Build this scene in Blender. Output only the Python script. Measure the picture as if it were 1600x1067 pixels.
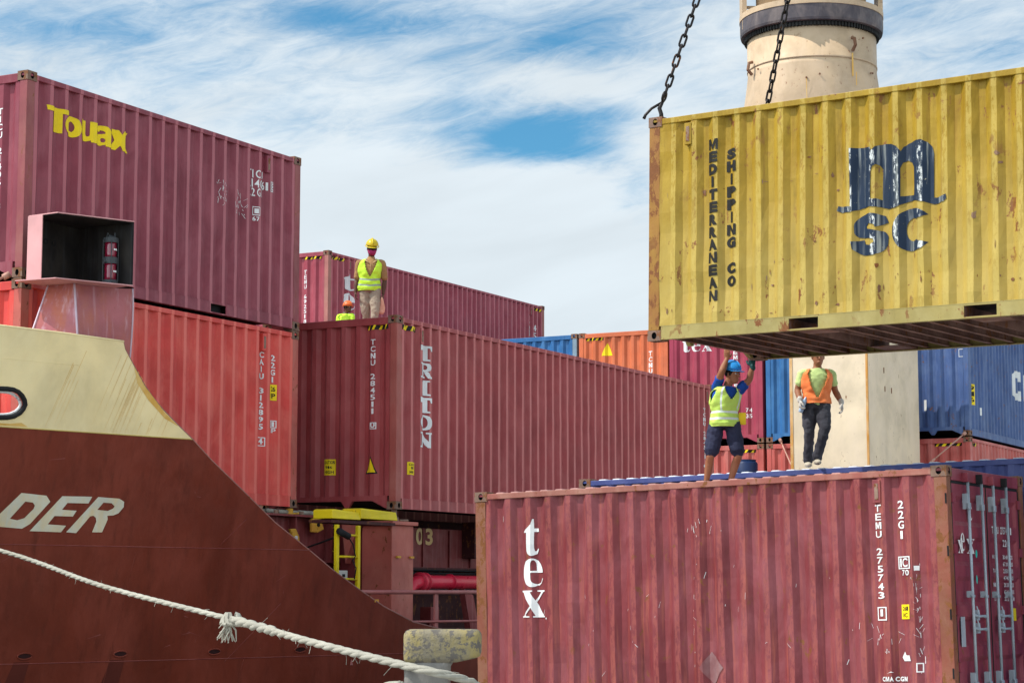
import bpy, bmesh, math, random
from math import sin, cos, pi, radians, sqrt
from mathutils import Vector, Matrix, noise
from mathutils.geometry import tessellate_polygon

for o in list(bpy.data.objects): bpy.data.objects.remove(o)
scene = bpy.context.scene
COL = scene.collection
CAMZ = 1.30                       # camera height above the quay

# ------------------------------------------------------------------ camera
cam_d = bpy.data.cameras.new('camera'); cam = bpy.data.objects.new('camera', cam_d); COL.objects.link(cam)
cam.location = (0, 0, CAMZ); cam.rotation_euler = (radians(90 + 7.2115), 0, 0)
cam_d.sensor_width = 36; cam_d.lens = 3272.2 / 1600 * 36; cam_d.clip_start = 0.1; cam_d.clip_end = 3000
scene.camera = cam

# ------------------------------------------------------------------ world
SUN = Vector((-.57, -.10, .80)).normalized()
el = math.asin(SUN.z); az = math.atan2(SUN.x, SUN.y)
world = bpy.data.worlds.new('World'); scene.world = world; world.use_nodes = True
nt = world.node_tree; nt.nodes.clear()
def N(t, **k):
    n = nt.nodes.new(t)
    for a, b in k.items(): setattr(n, a, b)
    return n
def LK(a, b): nt.links.new(a, b)
sky = N('ShaderNodeTexSky', sky_type='NISHITA', sun_disc=False)
sky.sun_elevation = el; sky.sun_rotation = az; sky.air_density = 1.0; sky.dust_density = .6; sky.ozone_density = 2.5
tc = N('ShaderNodeTexCoord')
def m_(op, a, b=None, c=None, clamp=False):
    n = N('ShaderNodeMath', operation=op); n.use_clamp = clamp
    for i, v in enumerate((a, b, c)):
        if v is None: continue
        if isinstance(v, (int, float)): n.inputs[i].default_value = v
        else: LK(v, n.inputs[i])
    return n.outputs[0]
sep = N('ShaderNodeSeparateXYZ'); LK(tc.outputs['Generated'], sep.inputs[0])
X, Y, Z = sep.outputs
azi = m_('ARCTAN2', X, Y); ele = m_('ARCSINE', Z)
def cmb(x, y, z=0.0):
    n = N('ShaderNodeCombineXYZ')
    for i, v in enumerate((x, y, z)):
        if isinstance(v, (int, float)): n.inputs[i].default_value = v
        else: LK(v, n.inputs[i])
    return n.outputs[0]
def nz(vec, scale, detail=6, rough=.55, dist=0.0):
    n = N('ShaderNodeTexNoise'); n.inputs['Scale'].default_value = scale; n.inputs['Detail'].default_value = detail
    n.inputs['Roughness'].default_value = rough; n.inputs['Distortion'].default_value = dist; LK(vec, n.inputs['Vector']); return n.outputs['Fac']
# thin cloud sheet: streaks stretched along azimuth, leaning a little
v1 = cmb(m_('ADD', azi, m_('MULTIPLY', ele, -.7)), m_('ADD', m_('MULTIPLY', ele, 3.0), m_('MULTIPLY', azi, -.45)))
n1 = nz(v1, 5.5, 9, .60, .6)
n2 = nz(cmb(azi, m_('MULTIPLY', ele, 3.0), 3.3), 16.0, 10, .68, .8)
n3 = nz(v1, 34.0, 9, .70, 1.0)
fac = m_('ADD', m_('MULTIPLY', n1, .62), m_('ADD', m_('MULTIPLY', n2, .22), m_('MULTIPLY', n3, .34)))
def blob(a0, e0, wa, we, amt, sh=0.0):
    da = m_('DIVIDE', m_('SUBTRACT', azi, radians(a0)), radians(wa))
    de = m_('DIVIDE', m_('SUBTRACT', m_('SUBTRACT', ele, radians(e0)), m_('MULTIPLY', m_('SUBTRACT', azi, radians(a0)), sh)), radians(we))
    r2 = m_('ADD', m_('MULTIPLY', da, da), m_('MULTIPLY', de, de))
    return m_('MULTIPLY', m_('EXPONENT', m_('MULTIPLY', r2, -1.0)), amt)
for b in ((.2, 12.95, 2.6, .75, -.40, .08), (1.6, 12.4, 1.6, .35, -.14, -.1), (-1.8, 13.6, 1.4, .3, -.14, .15), (4.2, 12.6, 1.3, .9, .16), (-4.5, 15.9, 3.2, .6, -.19, -.05), (2.2, 15.3, 2.6, .7, -.19, .1), (-12, 15.4, 2.8, .9, -.15), (-8.5, 14.4, 1.5, .4, -.05), (-2.2, 14.9, 1.5, .3, -.09, .2), (1.8, 14.2, 2.5, .35, .10, -.2), (3.3, 11.4, 1.2, 1.0, -.10),
          (13.0, 14.8, 1.6, .5, -.10), (-3, 13.6, 3.5, .7, .12, -.1), (0, 8.5, 9, 2.6, .26), (-6, 11.8, 5, 1.0, .12), (1.0, 10.9, 4.5, .8, .10),
          (10.5, 15.6, 1.8, .8, -.05)):
    fac = m_('ADD', fac, blob(*b))
fac = m_('SUBTRACT', fac, m_('MULTIPLY', m_('MAXIMUM', m_('SUBTRACT', ele, radians(30)), 0.0), .35))
ramp = N('ShaderNodeMapRange', interpolation_type='SMOOTHSTEP'); LK(fac, ramp.inputs['Value'])
ramp.inputs['From Min'].default_value = .30; ramp.inputs['From Max'].default_value = .70
ramp.inputs['To Min'].default_value = .08; ramp.inputs['To Max'].default_value = .97
cloud = ramp.outputs[0]
skyc = N('ShaderNodeMix', data_type='RGBA', blend_type='MULTIPLY'); skyc.inputs['Factor'].default_value = 1
LK(sky.outputs[0], skyc.inputs[6]); skyc.inputs[7].default_value = (.22, .82, 1.00, 1)
# cloud radiance: brighter sunward, with two added fill glows behind the camera
sd = N('ShaderNodeVectorMath', operation='DOT_PRODUCT'); LK(tc.outputs['Generated'], sd.inputs[0]); sd.inputs[1].default_value = SUN
sb = N('ShaderNodeVectorMath', operation='DOT_PRODUCT'); LK(tc.outputs['Generated'], sb.inputs[0]); sb.inputs[1].default_value = Vector((-.70, -.66, .28)).normalized()  # added glow out of view, behind the camera to the left
bright = m_('ADD', m_('ADD', m_('MULTIPLY', m_('POWER', m_('MAXIMUM', sd.outputs['Value'], 0.0), 3.0), 2.0), 7.0), m_('MULTIPLY', m_('POWER', m_('MAXIMUM', sb.outputs['Value'], 0.0), 3.0), 20.0))
sr = N('ShaderNodeVectorMath', operation='DOT_PRODUCT'); LK(tc.outputs['Generated'], sr.inputs[0]); sr.inputs[1].default_value = Vector((.85, -.50, .12)).normalized()  # added glow out of view at right, lifts the shaded ship sides
bright = m_('ADD', bright, m_('MULTIPLY', m_('POWER', m_('MAXIMUM', sr.outputs['Value'], 0.0), 3.0), 7.0))
shade = m_('ADD', m_('MULTIPLY', nz(v1, 9.0, 5, .5, .3), .35), .80)
cl = N('ShaderNodeVectorMath', operation='SCALE'); cl.inputs[0].default_value = (.88, .97, 1.03); LK(m_('MULTIPLY', bright, shade), cl.inputs['Scale'])
mix = N('ShaderNodeMix', data_type='RGBA'); LK(cloud, mix.inputs['Factor']); LK(skyc.outputs[2], mix.inputs[6]); LK(cl.outputs[0], mix.inputs[7])
bg = N('ShaderNodeBackground'); bg.inputs['Strength'].default_value = .10; LK(mix.outputs[2], bg.inputs['Color'])
out = N('ShaderNodeOutputWorld'); LK(bg.outputs[0], out.inputs['Surface'])

# ------------------------------------------------------------------ sun
sd_ = bpy.data.lights.new('sun', 'SUN'); sd_.energy = 3.9; sd_.angle = radians(.5); sd_.color = (1, .95, .87)
so = bpy.data.objects.new('sun', sd_); COL.objects.link(so); so.rotation_euler = SUN.to_track_quat('Z', 'Y').to_euler()
so.location = (0, 0, 60)
vs = scene.view_settings; vs.view_transform = 'Standard'; vs.look = 'None'; vs.exposure = 0.38; vs.gamma = 1
scene.render.engine = 'CYCLES'; scene.cycles.max_bounces = 6

# ------------------------------------------------------------------ materials
MATS = {}
def material(name, base, rough=.5, metal=0.0, fade=None, fade_amt=.5, streak=None, streak_amt=.0, rust=0.0, rust_scale=3.0,
             scratch=0.0, bump=.15, spot=None, spec=.22, scale=1.0, dirt=.0, wave=0.0, ridge=None, low=None):
    """weathered paint / metal / cloth, everything in the object's own coordinates"""
    if name in MATS: return MATS[name]
    m = bpy.data.materials.new(name); m.use_nodes = True; t = m.node_tree; t.nodes.clear()
    def n(ty, **k):
        x = t.nodes.new(ty)
        for a, b in k.items(): setattr(x, a, b)
        return x
    L = t.links.new
    bs = n('ShaderNodeBsdfPrincipled'); o = n('ShaderNodeOutputMaterial'); L(bs.outputs[0], o.inputs[0])
    bs.inputs['Metallic'].default_value = metal; bs.inputs['Specular IOR Level'].default_value = spec
    co = n('ShaderNodeTexCoord')
    def mp(sc, loc=(0, 0, 0)):
        a = n('ShaderNodeMapping'); a.inputs['Scale'].default_value = sc; a.inputs['Location'].default_value = loc; L(co.outputs['Object'], a.inputs[0]); return a.outputs[0]
    def ns(vec, s, d=6, r=.6, di=0.0):
        a = n('ShaderNodeTexNoise'); a.inputs['Scale'].default_value = s * scale; a.inputs['Detail'].default_value = d
        a.inputs['Roughness'].default_value = r; a.inputs['Distortion'].default_value = di; L(vec, a.inputs['Vector']); return a.outputs['Fac']
    def rg(v, a, b, lo=0.0, hi=1.0):
        x = n('ShaderNodeMapRange', interpolation_type='SMOOTHSTEP'); L(v, x.inputs['Value'])
        for i, q in zip((1, 2, 3, 4), (a, b, lo, hi)): x.inputs[i].default_value = q
        return x.outputs[0]
    def mx(f, a, b):
        x = n('ShaderNodeMix', data_type='RGBA')
        if isinstance(f, float): x.inputs[0].default_value = f
        else: L(f, x.inputs[0])
        for i, q in ((6, a), (7, b)):
            if isinstance(q, tuple): x.inputs[i].default_value = (*q, 1)
            else: L(q, x.inputs[i])
        return x.outputs[2]
    def mul(a, b):
        x = n('ShaderNodeMath', operation='MULTIPLY')
        for i, q in enumerate((a, b)):
            if isinstance(q, float): x.inputs[i].default_value = q
            else: L(q, x.inputs[i])
        return x.outputs[0]
    P0 = mp((1, 1, 1))
    dark = tuple(c * .72 for c in base)
    col = mx(rg(ns(P0, 1.1, 7, .6, .3), .3, .7), base, dark)
    if fade: col = mx(mul(rg(ns(mp((1, 1, .55), (3, 1, 2)), 1.9, 8, .65, .5), .38, .72), fade_amt), col, fade)
    if streak and streak_amt: col = mx(mul(rg(ns(mp((9, 9, .5), (5, 2, 1)), 1.6, 5, .6), .50, .74), streak_amt), col, streak)
    if dirt: col = mx(mul(rg(ns(mp((4, 4, .7), (1, 8, 3)), 1.5, 8, .7), .5, .8), dirt), col, tuple(c * .35 for c in base))
    if scratch:
        s1 = rg(ns(mp((15, 15, 2.6), (2, 7, 1)), 2.3, 9, .75, .8), .68, .72)
        s2 = rg(ns(P0, .9, 3, .5), .45, .65)
        col = mx(mul(mul(s1, s2), scratch), col, (.62, .55, .50))
    sx = n('ShaderNodeSeparateXYZ'); L(co.outputs['Object'], sx.inputs[0])
    def mt(op, a, b):
        x = n('ShaderNodeMath', operation=op)
        for i, q in enumerate((a, b)):
            if isinstance(q, float): x.inputs[i].default_value = q
            else: L(q, x.inputs[i])
        return x.outputs[0]
    if low:        # paint bleached towards the sill: (colour, amount)
        col = mx(mul(mt('MULTIPLY', rg(sx.outputs[2], .1, 2.3, 1.0, 0.0), rg(ns(P0, 2.2, 6, .6), .2, .7, .5, 1.0)), low[1]), col, low[0])
    if ridge:      # outward rib faces lightened for wear and for painted rib light: (start, pitch, colour, amount, threshold)
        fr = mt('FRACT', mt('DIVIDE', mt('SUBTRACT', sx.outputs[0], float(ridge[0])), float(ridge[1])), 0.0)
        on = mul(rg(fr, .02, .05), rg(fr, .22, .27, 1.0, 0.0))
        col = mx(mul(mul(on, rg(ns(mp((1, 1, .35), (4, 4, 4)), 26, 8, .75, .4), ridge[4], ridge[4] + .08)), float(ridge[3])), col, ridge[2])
    if rust:
        r1 = rg(ns(mp((1, 1, .6), (2, 2, 7)), rust_scale * 3, 10, .72, .3), .61 - rust * .10, .64 - rust * .10)
        r2 = rg(ns(P0, rust_scale * .5, 5, .6), .42 - rust * .14, .62 - rust * .16)
        rc = mx(ns(P0, 40, 4, .6), (.11, .038, .014), (.24, .090, .026))
        col = mx(mul(r1, r2), col, rc)
    if spot: col = mx(rg(ns(mp((1, 1, 1), (9, 4, 6)), spot[1], 6, .7), spot[2], spot[2] + .04), col, spot[0])
    L(col, bs.inputs['Base Color'])
    L(rg(ns(P0, 6, 6, .6), .2, .8, rough - .08, min(1.0, rough + .14)), bs.inputs['Roughness'])
    if bump:
        b = n('ShaderNodeBump'); b.inputs['Strength'].default_value = bump; b.inputs['Distance'].default_value = .01 if not wave else wave
        L(ns(P0, 1.6 if wave else 14, 6, .55), b.inputs['Height']); L(b.outputs[0], bs.inputs['Normal'])
    MATS[name] = m; return m

black = material('black void paint', (.010, .011, .013), .8, bump=0)
rusty = material('rusted steel', (.17, .075, .04), .85, fade=(.32, .22, .15), fade_amt=.7, rust=.8, bump=.4)
casting_m = material('worn casting steel', (.19, .115, .085), .8, fade=(.36, .25, .19), fade_amt=.8, rust=.8, bump=.4)
white_m = material('white lettering paint', (.80, .81, .80), .6, fade=(.62, .60, .60), fade_amt=.3, bump=0)
white_worn = material('worn white lettering paint', (.80, .79, .78), .6, spot=((.40, .22, .24), 13, .56), bump=0)
yellow_m = material('yellow marking paint', (.92, .68, .01), .5, bump=0)
black_m = material('black marking paint', (.015, .014, .013), .6, bump=0)
steel_m = material('galvanised rod steel', (.36, .42, .47), .5, .3, fade=(.52, .58, .62), fade_amt=.5, bump=.1)
gasket_m = material('black rubber gasket', (.02, .02, .022), .8)

# ------------------------------------------------------------------ mesh helpers
class MB:
    def __init__(s): s.v = []; s.f = []; s.mi = []; s.cur = 0
    def poly(s, pts):
        b = len(s.v); s.v += [tuple(p) for p in pts]; s.f.append(tuple(range(b, b + len(pts)))); s.mi.append(s.cur); return s
    def box(s, a, b):
        (x0, y0, z0), (x1, y1, z1) = a, b
        c = [(x0, y0, z0), (x1, y0, z0), (x1, y1, z0), (x0, y1, z0), (x0, y0, z1), (x1, y0, z1), (x1, y1, z1), (x0, y1, z1)]
        k = len(s.v); s.v += c
        for f in ((0, 3, 2, 1), (4, 5, 6, 7), (0, 1, 5, 4), (1, 2, 6, 5), (2, 3, 7, 6), (3, 0, 4, 7)):
            s.f.append(tuple(k + i for i in f)); s.mi.append(s.cur)
        return s
    def prism(s, poly, d):            # planar polygon (3D points) pushed along vector d
        n = len(poly); k = len(s.v); d = Vector(d)
        s.v += [tuple(p) for p in poly] + [tuple(Vector(p) + d) for p in poly]
        s.f.append(tuple(k + i for i in reversed(range(n)))); s.f.append(tuple(k + n + i for i in range(n))); s.mi += [s.cur] * 2
        for i in range(n):
            j = (i + 1) % n; s.f.append((k + i, k + j, k + n + j, k + n + i)); s.mi.append(s.cur)
        return s
    def rings(s, rings, cap=True, closed=True):
        k = len(s.v); n = len(rings[0])
        for r in rings: s.v += [tuple(p) for p in r]
        for a in range(len(rings) - 1):
            for i in range(n if closed else n - 1):
                j = (i + 1) % n
                s.f.append((k + a * n + i, k + a * n + j, k + (a + 1) * n + j, k + (a + 1) * n + i)); s.mi.append(s.cur)
        if cap:
            s.f.append(tuple(k + i for i in reversed(range(n)))); s.mi.append(s.cur)
            e = k + (len(rings) - 1) * n; s.f.append(tuple(e + i for i in range(n))); s.mi.append(s.cur)
        return s
    def tube(s, path, rad, n=8, cap=True, flat=1.0):
        path = [Vector(p) for p in path]; R = []
        rads = rad if isinstance(rad, (list, tuple)) else [rad] * len(path)
        up = None
        for i, p in enumerate(path):
            d = (path[min(i + 1, len(path) - 1)] - path[max(i - 1, 0)]).normalized()
            if up is None: up = Vector((0, 0, 1)) if abs(d.z) < .9 else Vector((0, 1, 0))
            a = d.cross(up).normalized(); b = a.cross(d).normalized(); up = b
            R.append([p + a * (cos(2 * pi * j / n) * rads[i]) + b * (sin(2 * pi * j / n) * rads[i] * flat) for j in range(n)])
        return s.rings(R, cap)
    def build(s, name, mats, parent=None, smooth=False, bevel=0.0, loc=None):
        me = bpy.data.meshes.new(name); me.from_pydata(s.v, [], s.f)
        for m in (mats if isinstance(mats, (list, tuple)) else [mats]): me.materials.append(m)
        if len(me.materials) > 1: me.polygons.foreach_set('material_index', s.mi)
        if smooth: me.polygons.foreach_set('use_smooth', [True] * len(me.polygons))
        me.update(); o = bpy.data.objects.new(name, me); COL.objects.link(o)
        if parent: o.parent = parent
        if loc: o.location = loc
        if bevel:
            b = o.modifiers.new('bevel', 'BEVEL'); b.width = bevel; b.segments = 2; b.limit_method = 'ANGLE'
        return o
def tag(o, label=None, cat=None, group=None, kind=None):
    if label: o['label'] = label
    if cat: o['category'] = cat
    if group: o['group'] = group
    if kind: o['kind'] = kind
    return o
def empty(name, mat=None, loc=None):
    o = bpy.data.objects.new(name, None); COL.objects.link(o); o.empty_display_size = .3
    if mat is not None: o.matrix_world = mat
    if loc: o.location = loc
    return o
def RM(yaw, tx, ty): return Matrix.Rotation(radians(yaw), 3, 'Z') @ Matrix.Rotation(radians(tx), 3, 'X') @ Matrix.Rotation(radians(ty), 3, 'Y')
def frame(o, ang): m = RM(*ang).to_4x4(); m.translation = Vector(o) + Vector((0, 0, CAMZ)); return m
SHIP = (61.8318, .2153, -.3316)
SHIPM = frame((0, 0, 0), SHIP)
def arc(cx, cy, rx, ry, a0, a1, n=14):
    return [(cx + rx * cos(radians(a0 + (a1 - a0) * i / n)), cy + ry * sin(radians(a0 + (a1 - a0) * i / n))) for i in range(n + 1)]

# 2D lettering: lists of (verts, faces)
def flat_polys(polys):
    """polys: list of [outer, hole, hole...] -> verts, tris"""
    V, Fc = [], []
    for pl in polys:
        loops = [[Vector((x, y, 0)) for x, y in lp] for lp in pl]
        k = len(V); 
        for lp in loops: V += [(p.x, p.y) for p in lp]
        for t in tessellate_polygon(loops): Fc.append(tuple(k + i for i in t))
    return V, Fc
_gl = {}
def glyph(ch, off=0.0):
    """one character of the built-in font, scaled so its box is 0..1 x 0..1, with its aspect"""
    if ch in 'MN': return heavy(ch)
    if ch in 'WX': off = min(off, .012)
    key = (ch, off)
    if key in _gl: return _gl[key]
    c = bpy.data.curves.new('t', 'FONT'); c.body = ch; c.resolution_u = 4; c.offset = off
    o = bpy.data.objects.new('t', c); COL.objects.link(o); bpy.context.view_layer.update()
    me = bpy.data.meshes.new_from_object(o.evaluated_get(bpy.context.evaluated_depsgraph_get()))
    V = [(v.co.x, v.co.y) for v in me.vertices]; Fc = [tuple(p.vertices) for p in me.polygons]
    bpy.data.objects.remove(o); bpy.data.curves.remove(c); bpy.data.meshes.remove(me)
    if not V: _gl[key] = ([], [], .3); return _gl[key]
    x0 = min(v[0] for v in V); x1 = max(v[0] for v in V); y0 = min(v[1] for v in V); y1 = max(v[1] for v in V)
    w = max(x1 - x0, 1e-5); h = max(y1 - y0, 1e-5)
    _gl[key] = ([((x - x0) / w, (y - y0) / h) for x, y in V], Fc, w / h); return _gl[key]
def put(L, g, x0, x1, y0, y1, shear=0.0):
    V, Fc = g[0], g[1]; k = len(L[0]); L[0].extend([(x0 + u * (x1 - x0) + shear * v * (y1 - y0), y0 + v * (y1 - y0)) for u, v in V]); L[1].extend([tuple(k + i for i in f) for f in Fc])
NARROW = {'I': .28, '1': .45, '.': .2, ' ': 0, 'i': .3}
def column(txt, xc, w, ztop, zbot, off=.02, fill=.80):
    """stacked upright letters"""
    L = ([], []); n = len(txt); st = (ztop - zbot) / n
    for i, ch in enumerate(txt):
        if ch == ' ': continue
        ww = w * NARROW.get(ch, 1.0); z1 = ztop - i * st
        put(L, glyph(ch, off), xc - ww / 2, xc + ww / 2, z1 - st * fill, z1)
    return L
def row(txt, x0, x1, z0, z1, off=.02, gap=.16):
    L = ([], []); wd = [NARROW.get(c, 1.0) if c != ' ' else .6 for c in txt]; tot = sum(wd) + gap * (len(txt) - 1); k = (x1 - x0) / tot; x = x0
    for c, w in zip(txt, wd):
        if c != ' ':
            zz = z1 if c != '.' else z0 + (z1 - z0) * .2
            put(L, glyph(c, off), x, x + w * k, z0, zz)
        x += (w + gap) * k
    return L
def join(*Ls):
    R = ([], [])
    for L in Ls:
        k = len(R[0]); R[0].extend(L[0]); R[1].extend([tuple(k + i for i in f) for f in L[1]])
    return R
def rect(x0, z0, x1, z1): return ([(x0, z0), (x1, z0), (x1, z1), (x0, z1)], [(0, 1, 2, 3)])
def boxed(x0, z0, x1, z1, t=.012): return join(rect(x0, z0, x1, z0 + t), rect(x0, z1 - t, x1, z1), rect(x0, z0 + t, x0 + t, z1 - t), rect(x1 - t, z0 + t, x1, z1 - t))
SER = {
 't': [[[(.62, 1), (.52, .86), (.0, .655), (.0, .63), (.22, .63), (.24, .14)] + arc(.56, .14, .32, .15, 180, 285) + [(.88, .04), (1, .16), (.95, .19), (.86, .12), (.76, .11), (.72, .2), (.72, .645), (1, .645), (.98, .74), (.72, .74), (.70, 1)]]],
 'e': [[arc(.5, .5, .5, .5, -62, -90, 3) + arc(.5, .5, .5, .5, -90, -360, 26) + [(1, .5), (.42, .5), (.42, .36)] + arc(.72, .3, .30, .20, 180, 280, 8) + [(.9, .15), (.97, .3), (1, .29), (.92, .13), (.80, .05)],
        [(.42, .565), (.70, .565), (.70, .75)] + arc(.56, .75, .14, .19, 0, 180, 10)]],
 'x': [[[(0, 1), (.50, 1), (.50, .955), (.40, .94), (.60, .62), (.80, .90), (.80, .945), (.66, .955), (.66, 1), (1, 1), (1, .955), (.90, .93), (.645, .565), (.93, .07), (1, .045), (1, 0), (.52, 0), (.52, .045), (.60, .06), (.43, .36), (.22, .1), (.24, .055), (.38, .045), (.38, 0), (0, 0), (0, .045), (.12, .08), (.40, .42), (.07, .92), (0, .955)]]],
 'T': [[[(0, 1), (1, 1), (1, .66), (.86, .66), (.80, .84), (.67, .86), (.67, .12), (.82, .10), (.82, 0), (.26, 0), (.26, .10), (.38, .12), (.38, .86), (.2, .84), (.14, .66), (0, .66)]]],
 'R': [[[(.04, 1), (.62, 1)] + arc(.62, .73, .30, .27, 90, -90, 10) + [(.70, .44), (.86, .14), (1, .12), (1, 0), (.70, 0), (.50, .42), (.44, .42), (.44, .12), (.56, .10), (.56, 0), (0, 0), (0, .10), (.12, .12), (.12, .88), (.04, .90)], [(.44, .88), (.56, .88)] + arc(.56, .72, .10, .16, 90, -90, 8) + [(.44, .56)]]],
 'I': [[[(.2, 1), (.8, 1), (.8, .90), (.67, .88), (.67, .12), (.85, .10), (.85, 0), (.15, 0), (.15, .10), (.36, .12), (.36, .88), (.2, .90)]]],
 'O': [[arc(.5, .5, .48, .5, 0, 345, 24), arc(.5, .5, .19, .38, 0, 345, 20)]],
 'N': [[[(0, 1), (.36, 1), (.74, .40), (.74, .88), (.62, .90), (.62, 1), (1, 1), (1, .90), (.90, .88), (.90, 0), (.70, 0), (.26, .66), (.26, .12), (.38, .10), (.38, 0), (0, 0), (0, .10), (.10, .12), (.10, .88), (0, .90)]]],
}
def serif(ch): V, Fc = flat_polys(SER[ch]); return V, Fc, 1.0
HV = {'N': [[[(0, 0), (0, 1), (.30, 1), (.72, .36), (.72, 1), (1, 1), (1, 0), (.70, 0), (.28, .64), (.28, 0)]]],
 'M': [[[(0, 0), (0, 1), (.30, 1), (.5, .40), (.70, 1), (1, 1), (1, 0), (.78, 0), (.78, .66), (.58, .05), (.42, .05), (.22, .66), (.22, 0)]]],
 'T': [[[(0, 1), (1, 1), (.97, .80), (.66, .80), (.66, 0), (.28, 0), (.28, .80), (.03, .80)]]],
 'o': [[arc(.5, .5, .5, .5, 0, 345, 22), arc(.5, .5, .17, .25, 0, 345, 18)]],
 'u': [[[(0, 1), (.40, 1), (.40, .36)] + arc(.51, .36, .10, .10, 180, 360, 6) + [(.62, 1), (1, 1), (1, 0), (.66, 0), (.66, .09)] + arc(.36, .34, .36, .34, 300, 180, 8)]],
 'a': [[[(.02, .72), (.10, .92)] + arc(.50, .66, .46, .34, 120, 10, 9) + [(.97, 0), (.62, 0), (.62, .08)] + arc(.32, .27, .31, .28, 310, 100, 10) + [(.60, .62), (.60, .70), (.50, .76), (.36, .76), (.30, .66)], arc(.50, .29, .11, .11, 0, 330, 8)]],
 'x': [[[(0, 1), (.42, 1), (.53, .78), (.68, 1), (1, 1), (.72, .55), (1.02, 0), (.58, 0), (.47, .24), (.32, 0), (-.04, 0), (.27, .48)]]],
 'c': [[arc(.52, .5, .52, .5, 40, 320, 24) + [(.66, .24)] + arc(.54, .5, .20, .27, 300, 60, 16) + [(.66, .76)]]],
 's': [[[(.97, .74), (.90, .90)] + arc(.50, .72, .42, .28, 60, 180, 9) + arc(.26, .62, .18, .18, 200, 250, 3) + [(.60, .39), (.62, .31), (.50, .24), (.36, .28), (.33, .38), (0, .36), (.04, .18)] + arc(.50, .28, .46, .28, 215, 360, 10) + arc(.76, .34, .22, .22, 20, 90, 4) + [(.42, .64), (.40, .70), (.50, .76), (.62, .73), (.65, .66)]]]}
def heavy(ch): V, Fc = flat_polys(HV[ch]); return V, Fc, 1.0
def scol(txt, x0, x1, ztop, zbot, fill=.86):
    L = ([], []); st = (ztop - zbot) / len(txt)
    for i, ch in enumerate(txt): put(L, serif(ch), x0, x1, ztop - i * st - st * fill, ztop - i * st)
    return L

def corr_profile(P, D, x0, x1):
    """trapezoid corrugation, returns function depth(x) and the list of break positions"""
    n = max(1, round((x1 - x0 - .26 * P) / P)); p = (x1 - x0) / (n + .26)
    seq = [(0, 0), (.26, 0), (.50, D), (.76, D), (1.0, 0)]
    br = []
    for k in range(n):
        for a, d in seq[:-1]: br.append((x0 + (k + a) * p, d))
    br += [(x0 + n * p, 0), (x1, 0)]
    def f(x):
        if x <= x0 or x >= x1: return 0.0
        t = ((x - x0) / p) % 1.0
        if (x - x0) / p >= n: return 0.0
        for (a, da), (b, db) in zip(seq, seq[1:]):
            if t <= b: return da + (db - da) * (t - a) / (b - a)
        return 0.0
    return f, br
def conform(L, name, mat, parent, prof, br, mapf, lift=.004, zcuts=()):
    """2D lettering cut along the corrugation breaks and laid on the panel"""
    bm = bmesh.new(); vs_ = [bm.verts.new((x, y, 0)) for x, y in L[0]]
    for f in L[1]:
        if len(set(f)) >= 3:
            try: bm.faces.new([vs_[i] for i in f])
            except ValueError: pass
    xs = [v.co.x for v in bm.verts]; a, b = min(xs), max(xs)
    for x in br:
        if a < x < b: bmesh.ops.bisect_plane(bm, geom=bm.verts[:] + bm.edges[:] + bm.faces[:], plane_co=(x, 0, 0), plane_no=(1, 0, 0), dist=1e-5)
    for z in zcuts: bmesh.ops.bisect_plane(bm, geom=bm.verts[:] + bm.edges[:] + bm.faces[:], plane_co=(0, z, 0), plane_no=(0, 1, 0), dist=1e-5)
    for v in bm.verts: v.co = Vector(mapf(v.co.x, v.co.y, prof(v.co.x) - lift))
    me = bpy.data.meshes.new(name); bm.to_mesh(me); bm.free(); me.materials.append(mat)
    o = bpy.data.objects.new(name, me); COL.objects.link(o); o.parent = parent; return o

# ------------------------------------------------------------------ containers
W = 2.438
def face_hole(mb, o, u, v, w, h, rx, ry, depth, n=16):
    """rectangular face with an oval hole running inwards; o corner, u,v axes, inward = -(u x v)"""
    o, u, v = Vector(o), Vector(u), Vector(v); inn = -(u.cross(v)).normalized(); c = o + u * w / 2 + v * h / 2
    ov, rc = [], []
    for i in range(n):
        a = 2 * pi * (i + .5) / n; dx, dy = cos(a), sin(a)
        ov.append(c + u * dx * rx + v * dy * ry)
        k = min(w / 2 / max(abs(dx), 1e-6), h / 2 / max(abs(dy), 1e-6)); rc.append(c + u * dx * k + v * dy * k)
    mb.cur = 0
    for i in range(n):
        j = (i + 1) % n; a, b = rc[i], rc[j]; 
        mb.poly([ov[i], a, b, ov[j]])
    for sx, sy in ((0, 0), (1, 0), (1, 1), (0, 1)):   # corner triangles
        cr = o + u * w * sx + v * h * sy
        best = sorted(range(n), key=lambda i: ((rc[i] + rc[(i + 1) % n]) / 2 - cr).length)[0]
        mb.poly([rc[best], cr, rc[(best + 1) % n]])
    mb.cur = 1
    for i in range(n):
        j = (i + 1) % n; mb.poly([ov[i], ov[j], ov[j] + inn * depth, ov[i] + inn * depth])
    mb.poly([p + inn * depth for p in ov]); mb.cur = 0
def casting_mesh():
    mb = MB(); a, b, c = .178, .162, .118
    face_hole(mb, (0, 0, 0), (1, 0, 0), (0, 0, 1), a, c, .033, .040, .05)          # -y
    face_hole(mb, (a, b, 0), (-1, 0, 0), (0, 0, 1), a, c, .033, .040, .05)         # +y
    face_hole(mb, (0, b, 0), (0, -1, 0), (0, 0, 1), b, c, .028, .040, .05)         # -x
    face_hole(mb, (a, 0, 0), (0, 1, 0), (0, 0, 1), b, c, .028, .040, .05)          # +x
    face_hole(mb, (0, 0, c), (1, 0, 0), (0, 1, 0), a, b, .062, .032, .04)          # top
    face_hole(mb, (0, b, 0), (1, 0, 0), (0, -1, 0), a, b, .062, .032, .04)         # bottom
    me = bpy.data.meshes.new('corner_casting'); me.from_pydata(mb.v, [], mb.f); me.materials.append(casting_m); me.materials.append(black)
    me.polygons.foreach_set('material_index', mb.mi); me.update(); return me
CAST = casting_mesh()
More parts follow.
